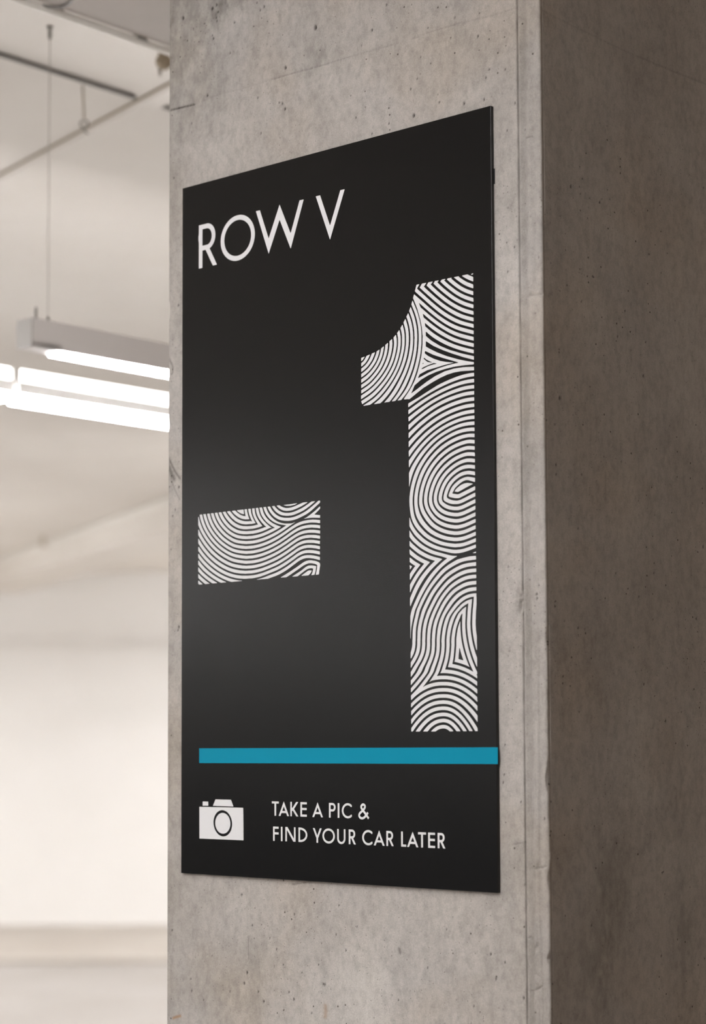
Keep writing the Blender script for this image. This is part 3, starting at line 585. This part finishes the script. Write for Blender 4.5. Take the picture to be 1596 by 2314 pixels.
# ---- sampling: fine where the lens sees it
Zf = np.arange(-.46, 1.14, .0016); Z = np.r_[-EYE, -1.2, -.8, Zf, BEAM_Z-EYE]
Xf = np.r_[XLC, XLC+.0008, np.arange(XLC+.0016, SEAM-.001, .0016), SEAM-.0005, SEAM]
ER = np.r_[0, .0008, np.arange(.0016, .012, .0014), np.arange(.012, .40, .0023), .45, .55, COL_E]
XX, ZZ = np.meshgrid(Xf, Z); hF = .00022*vnoise(XX, ZZ, .010, .010, 1)+.00035*vnoise(XX, ZZ, .06, .09, 2); wF = np.zeros_like(hF); rF = np.zeros_like(hF)
for x, y, r in PITS:
    (a, z), = on_face((x, y), SKIN); pit(hF, wF, Xf, Z, a, z, r/1560)
px = lambda pts: on_face(pts, SKIN)
scratch(hF, wF, Xf, Z, px([(386,249),(410,243),(440,236)]), .0010, .75, .0006)
scratch(hF, wF, Xf, Z, px([(440,236),(500,212),(540,202),(575,192),(610,180)]), .0007, .16, .0010)
scratch(hF, wF, Xf, Z, px([(610,180),(640,172),(700,155),(745,142)]), .0008, .42, .0008)
scratch(hF, wF, Xf, Z, px([(745,142),(830,117),(900,97)]), .0008, .25, .0004)
scratch(hF, wF, Xf, Z, px([(930,88),(985,68),(1060,47),(1120,33),(1175,14)]), .0008, .26, .0010)
scratch(hF, wF, Xf, Z, px([(530,150),(560,136)]), .0006, .1, .0006)
scratch(hF, wF, Xf, Z, px([(380,806),(384,815),(390,828),(390,842),(387,846)]), .0010, .5, .0006)
scratch(hF, wF, Xf, Z, px([(378,1030),(387,1048),(396,1066),(407,1082)]), .0013, .62, .0004)
scratch(hF, wF, Xf, Z, px([(378,1048),(385,1064),(393,1082)]), .0026, .58, .0004, .003)
scratch(hF, wF, Xf, Z, px([(385,1080),(395,1105),(406,1130)]), .0009, .35, .0003)
scratch(hF, wF, Xf, Z, px([(902,2145),(904,2154)]), .0016, .55, .0008)
scratch(hF, wF, Xf, Z, px([(660,1999),(690,1994),(712,1990)]), .0007, .5, .0004)
scratch(hF, wF, Xf, Z, px([(1158,1909),(1175,1905),(1192,1903)]), .0007, .35, .0003)
scratch(hF, wF, Xf, Z, px([(561,2115),(562,2168)]), .0006, .35, .0003)
scratch(hF, rF, Xf, Z, px([(735,2273),(736,2285),(735,2297)]), .0024, .55, 0); scratch(hF, rF, Xf, Z, px([(391,2301),(399,2298),(408,2296)]), .0014, .9, .0002)
for i, (x, y, a, b, s) in enumerate([(715,122,.02,.018,.20),(742,185,.05,.05,.12),(512,8,.05,.02,.30),(430,75,.08,.11,.15),(560,2205,.05,.05,.10),(475,2235,.04,.04,.10),(930,2200,.05,.04,.07),(1100,2090,.05,.08,.07),(1010,2255,.06,.03,.06),(1130,420,.03,.06,.07),(440,255,.08,.05,.10),(780,330,.05,.05,.05),(620,85,.08,.05,.05),(1040,110,.05,.05,.06),(1155,1950,.02,.05,.06)]):
    (u, z), = px((x, y)); blotch(wF, Xf, Z, u, z, a, b, s*1.5, 30+2*i)
wF += np.clip(.20*np.exp(-(XX-XLC)/.045)*(.8+1.2*vnoise(XX, ZZ, .02, .05, 61)), 0, 1)  # concrete colour darkened towards the left edge
# left arris worn round; crater by the seam
hF -= .0022*np.exp(-(XX-XLC)/.0012)+np.clip(vnoise(XX, ZZ, .01, .035, 5)-.30, 0, 1)*.02*np.exp(-(XX-XLC)/.003)
(cu, cz), = px((1181, 1357)); q = np.hypot((XX-cu)/.010, (ZZ-cz)/.024); wF += np.clip(.45*np.exp(-(SEAM-XX)/.0009)*(.8+.8*vnoise(XX*0, ZZ, .1, .015, 47)), 0, 1)
cr = np.clip(1.25-q-1.2*np.abs(vnoise(XX, ZZ, .004, .006, 9)), 0, 1); hF -= .0050*cr; wF += .34*np.clip(cr*2, 0, 1)*(.5+1.6*(vnoise(XX, ZZ, .003, .004, 12)))
EE, ZR = np.meshgrid(ER, Z); hR = .0004*vnoise(EE, ZR, .05, .1, 21); wR = np.zeros_like(hR)
for x, y, r in PITS_R:
    (a, z), = right_uv((x, y)); pit(hR, wR, ER, Z, a, z, r/1750)
rx = lambda pts: right_uv(pts)
scratch(hR, wR, ER, Z, rx([(1222,20),(1300,60),(1390,104),(1440,126)]), .0009, .22, .0006); scratch(hR, wR, ER, Z, rx([(1440,126),(1520,160),(1610,196)]), .0010, .30, .0008)
scratch(hR, wR, ER, Z, rx([(1437,733),(1437,750)]), .0012, .28, 0); scratch(hR, wR, ER, Z, rx([(1369,1066),(1369,1130)]), .0011, .2, 0)
for i, (x, y, a, b, s) in enumerate([(1385,1990,.04,.10,.16),(1360,2160,.05,.10,.16),(1510,1830,.05,.06,.13),(1545,2120,.02,.12,.14),(1450,1900,.04,.05,.08),(1265,490,.01,.06,.10),(1270,1560,.02,.08,.10),(1380,1500,.05,.10,.06),(1560,2300,.06,.05,.12),(1250,668,.012,.006,.25),(1275,110,.02,.03,.06)]):
    (u, z), = rx((x, y)); blotch(wR, ER, Z, u, z, a, b, s*1.3, 70+2*i)
dR = np.exp(-EE/.0016)*(.0008+.0016*np.clip(vnoise(EE*0, ZR, .01, .012, 23)+.1, 0, 1)*np.clip((.1-ZR)*6, .15, 1))   # arris nibbled, more so low down
nick = [(1243,1758,.016,.0055),(1243,2165,.006,.006),(1243,1985,.010,.004),(1243,1930,.012,-.003),(1242,1440,.010,.002)]
for x, y, rz, dp in nick:
    z = rx((1246, y))[0, 1]; dR += dp*np.exp(-((ZR-z)/rz)**2-EE/.003)
hR -= dR; wR += .5*np.clip(dR-.0022, 0, .004)/.004
# ---- one closed skin: front, step behind the corner strip, right, back, left
base = O-[0, 0, EYE]+E*SKIN
def sheet(d, e, h, n): return base[None, None, :2]+d[..., None]*D[:2]+e[..., None]*E[:2]+h[..., None]*n[:2]
zero = np.zeros_like(XX)
pF = sheet(XX, zero, hF, -E); pR = sheet(EE*0+XRC, EE, hR, D)
one = np.ones((len(Z), 1))
p1 = sheet(one*SEAM, one*.006, one*0, -E); p2 = sheet(one*(XRC-.004), one*.006, one*0, -E)
pR[:, 0] = sheet(EE[:, :1]*0+XRC-.0008, EE[:, :1]+.0052, hR[:, :1]*0, D)[:, 0]; keep = ER >= .006; keep[0] = True
pR, wR2 = pR[:, keep], wR[:, keep]
p3 = sheet(one*XLC, one*COL_E, one*0, -E)
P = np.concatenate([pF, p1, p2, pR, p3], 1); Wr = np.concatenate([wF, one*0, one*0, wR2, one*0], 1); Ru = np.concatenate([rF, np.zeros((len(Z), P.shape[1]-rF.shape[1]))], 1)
def grid_object(name, P, Z, Wr, Ru, wrap, m, parent=None):
    nz, nx = P.shape[:2]; co = np.concatenate([P, np.broadcast_to(Z[:, None, None]+EYE, (nz, nx, 1))], 2).reshape(-1, 3)
    i = np.arange(nx if wrap else nx-1); j = np.arange(nz-1); I, J = np.meshgrid(i, j); I2 = (I+1) % nx
    f = np.stack([J*nx+I, J*nx+I2, (J+1)*nx+I2, (J+1)*nx+I], -1).reshape(-1, 4)
    me = bpy.data.meshes.new(name); me.vertices.add(len(co)); me.vertices.foreach_set('co', co.astype(np.float32).ravel())
    me.loops.add(f.size); me.loops.foreach_set('vertex_index', f.astype(np.int32).ravel())
    me.polygons.add(len(f)); me.polygons.foreach_set('loop_start', (np.arange(len(f))*4).astype(np.int32)); me.polygons.foreach_set('loop_total', np.full(len(f), 4, np.int32))
    me.update(calc_edges=True)
    for n, v in (('wear_tone', Wr), ('rust', Ru)):
        a = me.attributes.new(n, 'FLOAT', 'POINT'); a.data.foreach_set('value', np.clip(v, 0, 1).astype(np.float32).ravel())
    return link(name, me, m, parent)
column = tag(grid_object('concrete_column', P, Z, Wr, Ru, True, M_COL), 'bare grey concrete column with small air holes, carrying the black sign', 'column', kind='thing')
# ---- the smoother bead cast along its near corner
SX = np.r_[SEAM, SEAM+.0004, np.linspace(SEAM+.0012, XRC-.0012, 26), XRC-.0005, XRC]
SXX, SZ = np.meshgrid(SX, Z); s = (SXX-SEAM)/(XRC-SEAM); wob = .06*vnoise(SXX*0, SZ, .1, .18, 41)
hS = .0007*np.exp(-((s-.10)/.05)**2)-.0011*np.exp(-((s-.30-wob)/.13)**2)+.0006*np.exp(-((s-.52-wob)/.10)**2)-.0004*np.exp(-((s-.72)/.08)**2)
low = np.clip((.35-SZ)*3, 0, 1)
hS += low*(.0010*np.exp(-((s-.45-3*wob*(SZ < .1))/.035)**2)+.0007*np.exp(-((s-.62+2*wob)/.03)**2))+.0004*vnoise(SXX, SZ, .004, .03, 43)+.00025*vnoise(SXX, SZ, .006, .008, 44)
wS = .05+.17*np.exp(-((s-.30-wob)/.13)**2)-.05*np.exp(-((s-.08)/.05)**2)+.05*np.clip(vnoise(SXX, SZ, .02, .12, 45)*2, 0, 1)+.04  # strip colour darker along the hollow, paler along the ridge
hS -= .0030*np.exp(-s/.030); wS += .80*np.exp(-s/.036)*(.7+.6*vnoise(SXX*0, SZ, .1, .02, 46))
rS = np.zeros_like(hS)
sp = lambda pts: on_face(pts, SKIN)
for pts, a in (([(1186,310),(1194,310),(1203,308)], .55), ([(1180,671),(1200,668),(1228,664)], .25), ([(1196,1964),(1215,1962),(1234,1958)], .5), ([(1194,2118),(1200,2117),(1204,2121)], .5), ([(1206,2142),(1216,2138)], .35), ([(1200,2238),(1212,2236),(1226,2228)], .55), ([(1186,2160),(1200,2190),(1228,2215)], .22)):
    scratch(hS, wS, SX, Z, sp(pts), .0009, a, .0012)
for x, y, r in ((1196,1310,1.8),(1218,1322,1.6),(1213,1342,2),(1214,1352,2.2),(1231,1848,1.7),(1231,1851,1.7),(1217,581,1.3),(1200,490,1.3),(1186,292,1.4)):
    (a, z), = sp((x, y)); pit(hS, wS, SX, Z, a, z, r/1750)
edge = np.exp(-(XRC-SXX)/.0014); hS -= .0012*edge
cut = np.zeros_like(hS); ecut = np.exp(-(XRC-SXX)/.004)*(.0022*np.clip(vnoise(SXX*0, SZ, .1, .012, 48)+.05, 0, 1)*np.clip((.1-SZ)*6, .12, 1))
for x, y, rz, dp in nick:
    z = rx((1246, y))[0, 1]; ecut += dp*.8*np.exp(-((SZ-z)/rz)**2-(XRC-SXX)/.0035)
hS *= 1.5
pS = sheet(SXX-ecut*.8, zero[:, :1]*0+SXX*0, hS, -E)
back = np.stack([sheet(one*XRC-ecut[:, -1:]*.8, one*.0030, one*0, -E)[:, 0], sheet(one*(XRC-.0001), one*.0062, one*0, -E)[:, 0], sheet(one*(SEAM+.0003), one*.0058, one*0, -E)[:, 0]], 1)
grid_object('corner_strip', np.concatenate([pS, back], 1), Z, np.concatenate([wS, np.zeros((len(Z), 3))], 1), np.zeros((len(Z), pS.shape[1]+3)), True, M_COL, column)['label'] = 'smoother ridged mortar strip along the column corner'

# ================================================================= the sign
sign = tag(empty('wall_sign', tuple(O+D*SW/2+[0, 0, ZB])), 'tall black parking level sign with white row and level marking, fixed to the concrete column', 'sign')
def to_sign(o):
    o.parent = sign; o.matrix_parent_inverse = Matrix.Translation(-sign.location); return o
pm = box_mesh('panel', O+[0, 0, ZB], D*SW, E*.0056, (0, 0, ZT-ZB), .0004)
panel = to_sign(link('panel', pm, M_SIGN))
to_sign(link('numeral', cover_mesh('numeral', numeral_one(), 4, on_face), M_PRINT))['label'] = 'white figure one filled with fingerprint-like curved stripes'
to_sign(link('minus_mark', cover_mesh('minus_mark', minus_bar(), 4, on_face), M_PRINT))['label'] = 'white minus bar filled with curved stripes'
def flat(name, polys, m, lift=.00025):
    vs, fs = [], []
    for p in polys:
        uv = on_face(p); fs.append(tuple(range(len(vs), len(vs)+len(uv)))); vs += [O+D*a+[0, 0, b]-E*lift for a, b in uv]
    return to_sign(link(name, mesh(name, vs, fs), m))
flat('teal_bar', [[(450.6,1724.3),(1125.6,1726.6),(1125.6,1688.6),(450.6,1691)]], M_TEAL)['label'] = 'teal stripe across the sign'
ic = lambda q: (440+q[0]/11.4, 1790+q[1]/11.4)
def camera_icon():
    cv = Canvas(446, 1802, 556, 1904, 12)
    for p in ([(125,378),(1255,403),(1262,1242),(126,1194)], [(212,241),(353,245),(353,350),(209,348)], [(540,187),(940,197),(1004,372),(474,353)]): cv.fill([ic(q) for q in p])
    for rx_, ry_, v in ((240, 338, False), (195, 268, True)): cv.fill([ic((729+rx_*math.cos(a)+6*math.sin(a), 803+ry_*math.sin(a)+16*math.cos(a)*(rx_ > 200))) for a in np.linspace(0, 2*math.pi, 80)], v)
    return cv
to_sign(link('camera_icon', cover_mesh('camera_icon', camera_icon(), 6, on_face), M_PRINT))['label'] = 'white camera pictogram'
U = lambda x, y: on_face((x, y))[0]
def word(spec, cap, basel, t, ss, k):
    """spec: (character, left px, right px); cap / basel: two drafted points on the cap line and the baseline"""
    vt = np.mean([U(*p)[1] for p in cap]); vb = np.mean([U(*p)[1] for p in basel]); ym = (cap[0][1]+basel[0][1])/2
    for ch, a, b in spec:
        yy = np.interp((a+b)/2, [cap[0][0], cap[1][0]], [(cap[0][1]+basel[0][1])/2, (cap[1][1]+basel[1][1])/2])
        to_sign(link('letter', letter_mesh('letter', ch, U(a, yy)[0], U(b, yy)[0], vb, vt, t, ss, k), M_PRINT))
word([('R',449.8,491.3),('O',499,576.4),('W',578.8,687),('V',714.2,779.8)], [(450.2,510.2),(779.5,426.8)], [(450,605.2),(747,542)], .0075, 8, 5)
word([('T',614.7,630.6),('A',630.2,653.6),('K',656.5,675),('E',679.3,694),('A',706.2,730.4),('P',743.9,758.9),('I',763.2,768),('C',772.9,795.6),('&',810.3,834.4)], [(622.8,1811.4),(765.4,1814.5)], [(622.8,1843.9),(765.4,1847.6)], .0031, 20, 6)
word([('F',617.6,630.2),('I',634.7,639.5),('N',645.3,668.4),('D',674.9,695.1),('Y',707.4,727.7),('O',729.1,757.3),('U',762.4,781.3),('R',788.5,805),('C',819,842.3),('A',845,869.8),('R',873.6,890.6),('L',907,918.6),('A',920.3,946),('T',945.3,963.4),('E',968.1,983.8),('R',989.6,1007.2)],
     [(618,1868.6),(992,1881.2)], [(618,1901.2),(992,1915.7)], .0031, 20, 6)
for x, y in ((440, 500), (1085, 420), (440, 1930), (1085, 1950)):         # fixing pads behind the board
    a, b = U(x, y); to_sign(link('mounting_pad', box_mesh('mounting_pad', O+D*a+[0, 0, b]+E*.0054, D*.02, E*.0005, (0, 0, .02)), M_EDGE))

# ================================================================= lamps
LZ0 = EYE+.776; LH = .058
def pendant(name, corner, length, width, label, m_body, proud, wires, group='slim pendant lamps', end=.0, flip=False, z0=None, upper=False, glow=None, opal=None):
    """corner: plan position of the housing's near bottom corner at its visible end; runs along E (or back along -E); width away along -D"""
    ax = E*(-1 if flip else 1); o = np.array([corner[0], corner[1], LZ0 if z0 is None else z0])
    t = tag(empty(name, tuple(o+ax*length/2-D*width/2)), label, 'lamp', group)
    def ad(ob): ob.parent = t; ob.matrix_parent_inverse = Matrix.Translation(-t.location); return ob
    w = -D*width; th = .004
    bm = bmesh.new()
    def bx(c, a, b, h):
        v = [bm.verts.new(tuple(q)) for q in (c, c+a, c+a+b, c+b, c+h, c+a+h, c+a+b+h, c+b+h)]
        for f in ((0, 3, 2, 1), (4, 5, 6, 7), (0, 1, 5, 4), (1, 2, 6, 5), (2, 3, 7, 6), (3, 0, 4, 7)): bm.faces.new([v[i] for i in f])
    L = ax*length; z = np.array([0, 0, 1.])
    bx(o+z*.012, L, w, z*((.028 if upper else LH)-.012))                                    # spine
    bx(o, L, w/np.linalg.norm(w)*th, z*.012); bx(o+w-w/np.linalg.norm(w)*th, L, w/np.linalg.norm(w)*th, z*.012)   # lips
    for c in (o, o+L-ax*(end+.002)): bx(c, ax*(end+.002), w, z*.012)
    bmesh.ops.recalc_face_normals(bm, faces=bm.faces); me = bpy.data.meshes.new('housing'); bm.to_mesh(me); bm.free()
    ad(link('housing', me, m_body))
    wi = w/np.linalg.norm(w)*(width-2*th-.001); c = o+w/np.linalg.norm(w)*(th+.0005)+ax*(end+.004)
    ad(link('diffuser', box_mesh('diffuser', c-z*proud, ax*(length-2*end-.008), wi, z*(.0115+proud), min(.004, proud*.45)), opal or M_OPAL))
    if upper: ad(link('upper_diffuser', box_mesh('upper_diffuser', o+ax*.004+w*.06+z*.0282, ax*(length-.008), w*.88, z*(LH-.0285), .004), glow or M_GLOW))
    for s in (0, 1):
        ad(link('end_cap', box_mesh('end_cap', (o-ax*.003) if s == 0 else (o+L), ax*.003, w, z*LH, .0008), M_CAP if m_body is M_LAMP else m_body))
    for q in wires:
        c = o+ax*q+w/2+z*LH
        ad(link('hanger_grip', tube_mesh('hanger_grip', [c-z*.001, c+z*.010, c+z*.014], [.0034, .0034, .0022], 12), M_STEEL))
        top = np.array([c[0], c[1], CEIL]); ad(link('suspension_wire', tube_mesh('suspension_wire', [c+z*.012, top-z*.02], .0011, 8), M_WIRE))
        ad(link('ceiling_anchor', tube_mesh('ceiling_anchor', [top-z*.026, top-z*.020, top-z*.004, top+z*.0], [.0028, .0042, .0042, .0075], 14), M_STEEL))
    return t, ad, o, ax, w
n1 = on_level(74.5, 782, LZ0); f1 = on_level(34, 788, LZ0); wid = float(np.linalg.norm((f1-n1)[:2]))
wq = on_level(149, 722, LZ0+LH); q1 = float((wq-n1)@E)
t, ad, o, ax, w = pendant('pendant_lamp', n1, 2.4, wid, 'grey housed slim pendant lamp with one end showing, hung nearest to the column', M_LAMP, .005, (q1, q1+1.9), end=.072)
c = on_level(81, 718, LZ0+LH)
ad(link('cable_entry', tube_mesh('cable_entry', [c-[0, 0, .001], c+[0, 0, .016], c+[0, 0, .022]], [.0030, .0030, .0016], 12), M_STEEL))
n2 = on_level(46, 889, LZ0)
pendant('pendant_lamp', n2, 2.4, .055, 'brightly lit white pendant lamp just below and behind the grey housed one', M_LAMPW, .020, (1.0, 1.9), end=.0, upper=True)
n3 = on_level(29, 886.5, LZ0)
pendant('pendant_lamp', n3, .6, .055, 'lit lamp end poking in at the left edge, in line with the bright white lamp', M_LAMPW, .020, (.15, .45), end=.0, flip=True, upper=True)
# assumed further rows of the same lamps, added unseen to light the hall
def seen(p):
    v = p-np.array([0, 0, EYE]); z = v@fw; return z > .2 and -60 < W/2+F_PX*(v@rt)/z < 400 and -60 < CY-F_PX*(v@up)/z < H+60
k_ = 0
for dd in ROWS_D:
    for ee in np.arange(-6.4, 16, 1.9):
        p = pde(dd, ee, LZ0)
        if not (XL+.5 < p[0] < XR-2.2 and YF+.5 < p[1] < YB-1.2 and XL+.5 < p[0]+1.0 < XR): continue
        if any(seen(p+E*q) for q in np.linspace(0, 1.5, 9)) or (dd > -3 and ee > -.9 and ee < 4.5) or (-4.2 < dd < -2.8 and -3 < ee < 6): continue
        k_ += 1
        pendant('pendant_lamp', p, 1.5, .055, 'white pendant lamp in assumed rows, added out of view', M_LAMPW, .012, (.3, 1.2), group='assumed lamps added out of view')
for x, y in ((.6, 15.2), (2.6, 15.2), (-6.2, 15.0), (-8.0, 15.0), (3.0, 13.2)):  # single unseen lamps added to brighten the back wall
    pendant('pendant_lamp', (x, y), 1.5, .055, 'white pendant lamp in assumed rows, added out of view', M_LAMPW, .012, (.3, 1.2), group='assumed lamps added out of view', z0=CEIL-.30)
for x, y in ((1.2, 12.8), (-.2, 9.6), (.4, 11.2), (1.4, 9.8), (-5.4, 12.4), (-6.8, 11.2), (-5.0, 13.8)):  # unseen lamps with strong uplight, added to brighten the far ceiling
    pendant('pendant_lamp', (x, y), 1.5, .055, 'white pendant lamp in assumed rows, added out of view', M_LAMPW, .012, (.3, 1.2), group='assumed lamps added out of view', upper=True, glow=M_GLOW_FAR)
for ee, ln in ((-4.9, 1.7), (-3.0, 1.7), (-1.1, 1.5), (.68, .43)):       # unseen battens added under the beam to brighten the column's front
    pendant('added_batten', pde(-1.40, ee, 0), ln, .085 if ln < 1 else .12, 'unseen white batten added under the beam to light the column front', M_LAMPW, .05, (), group='added battens on this side of the column', z0=BEAM_Z-LH-.001)
pendant('pendant_lamp', pde(1.6, 3.6, 0), 1.5, .055, 'warm white lamp added out of view to light the dim side of the column', M_LAMPW, .012, (.3, 1.2), group='added warm lamps on the dim side', opal=M_OPAL_WARM)  # unseen warm lamp added for the column's right face

# ================================================================= services under the ceiling
a, b = on_level(0, 123, CEIL-.0066), on_level(310, 222, CEIL-.0066); ex = (b-a)/np.linalg.norm(b-a); ex = E
pa = b-E*2.2; pb = b+E*1.4
seg = bmesh.new()
for q0, q1_ in ((pa, b-E*.006), (b+E*.075, pb)):                       # broken by the rib it runs into
    me = tube_mesh('conduit_pipe', [q0, q1_], .0052, 14); seg.from_mesh(me); bpy.data.meshes.remove(me)
me = bpy.data.meshes.new('conduit_pipe'); seg.to_mesh(me); seg.free()
tag(link('conduit_pipe', me, M_PIPE), 'dark grey conduit running straight along the ceiling past the lamp wire', 'pipe')
ca, cb = on_level(0, 394.5, CEIL-.0035), on_level(380, 189.5, CEIL-.0035); tc = (cb-ca)/np.linalg.norm(cb-ca)
tag(link('conduit_pipe', tube_mesh('conduit_pipe', [ca-tc*2.4, ca, cb, cb+tc*1.2], .0030, 12), M_TAN), 'thin tan conduit crossing the ceiling beneath the dark grey one', 'pipe')
hg = empty('pipe_hanger'); h0 = on_level(187, 192, CEIL-.012); hz = on_level(190, 279, CEIL-.05)
hb = h0.copy(); v_ = ray(190, 276); hb = v_*(h0[1]/v_[1])+np.array([0, 0, EYE]); hg.location = tuple(h0)
tag(hg, 'short steel rod with a ring clamp hanging from the dark ceiling conduit', 'hanger')
def put(o, par): o.parent = par; o.matrix_parent_inverse = Matrix.Translation(-par.location); return o
put(link('rod', tube_mesh('rod', [h0, hb+[0, 0, .008]], .0026, 10), M_CREAM), hg)
put(link('ring_clamp', tube_mesh('ring_clamp', [hb+[.009*math.cos(s), .009*math.sin(s)*.4, .009*math.sin(s)-.004] for s in np.linspace(0, 2*math.pi, 25)], .0022, 8, False), M_STEEL), hg)
put(link('clamp_tail', tube_mesh('clamp_tail', [hb+[-.003, 0, -.012], hb+[.001, 0, -.020], hb+[.010, 0, -.027]], .0018, 8), M_STEEL), hg)
# conduit and clips along the lower arris of the near beam
z_ = BEAM_Z
ba = on_level(150, 36, z_); e0 = float(ba@E); dline = -2.709
lin = [pde(dline, e, z_-.005) for e in np.linspace(e0-.9, e0+3.0, 12)]
tag(link('conduit_pipe', tube_mesh('conduit_pipe', lin, .0075, 12), M_PIPEW), 'white painted conduit along the lower edge of the near beam', 'pipe')
lp = [on_level(x, y, z_+.0) for x, y in ((40, -14), (70, 2), (102, 10), (130, 13), (148, 9), (160, 0), (170, -16))]
lp = [q+np.array([0, 0, .004])-D*.012 for q in spline3(lp)] if False else [q-np.array([0, 0, .003]) for q in lp]
lpx = np.stack([spline([(q[0], q[1]) for q in lp], 40)[:, 0], spline([(q[0], q[1]) for q in lp], 40)[:, 1], np.full(40, z_-.003)], 1)
tag(link('cable_loop', tube_mesh('cable_loop', lpx, .0030, 10), M_PIPE), 'grey cable bending off the near beam at the top', 'cable')
for (x, y), lb in (((130, 26), 'small clip on the beam conduit beside the bent cable'), ((318, 86), 'small clip on the beam conduit close to the column')):
    q = on_level(x, y, z_); cl = empty('pipe_clip', tuple(q)); tag(cl, lb, 'clip', 'clips on the near beam conduit')
    put(link('saddle', box_mesh('saddle', q-E*.011-D*.010-np.array([0, 0, .004]), E*.022, D*.016, (0, 0, .012), .002), M_STEEL), cl)
    put(link('screw', tube_mesh('screw', [q+E*.014-[0, 0, .002], q+E*.014-[0, 0, .006]], .003, 8), M_STEEL), cl)
# detector close to the column
sp0 = on_level(370, 130, CEIL-.010); sd = empty('ceiling_detector', (sp0[0], sp0[1], CEIL)); tag(sd, 'small round beige ceiling detector half hidden by the column', 'detector')
put(link('base', tube_mesh('base', [(sp0[0], sp0[1], CEIL-.0005), (sp0[0], sp0[1], CEIL-.004)]+[(sp0[0], sp0[1], CEIL-.020-.017*math.cos(a)) for a in np.linspace(2.6, .12, 9)], [.012, .012]+[.018*math.sin(a) for a in np.linspace(2.6, .12, 9)], 24), M_TAN), sd)
put(link('probe', tube_mesh('probe', [(sp0[0]-.008, sp0[1], CEIL-.030), (sp0[0]-.008, sp0[1], CEIL-.050)], .004, 10), M_WIRE), sd)
# far rib: pale conduit on its arris and a stub hanger
tag(link('conduit_pipe', tube_mesh('conduit_pipe', [l2a-t2*1.0+[0, 0, -.023], l2a+[0, 0, -.023], l2b+[0, 0, -.023], l2b+t2*6+[0, 0, -.023]], .022, 12), M_PIPEW), 'pale pipe along the far ceiling beam, low behind the lamps', 'pipe')
q = on_level(98, 1212, CEIL); st = empty('pipe_hanger', tuple(q)); tag(st, 'small stub hanger standing over the pale far pipe', 'hanger')
put(link('rod', tube_mesh('rod', [q+[0, 0, .0], q-[0, 0, .06]], .014, 10), M_CREAM), st); put(link('ring_clamp', tube_mesh('ring_clamp', [q-[0, 0, .05], q-[0, 0, .075]], .024, 12), M_CREAM), st)
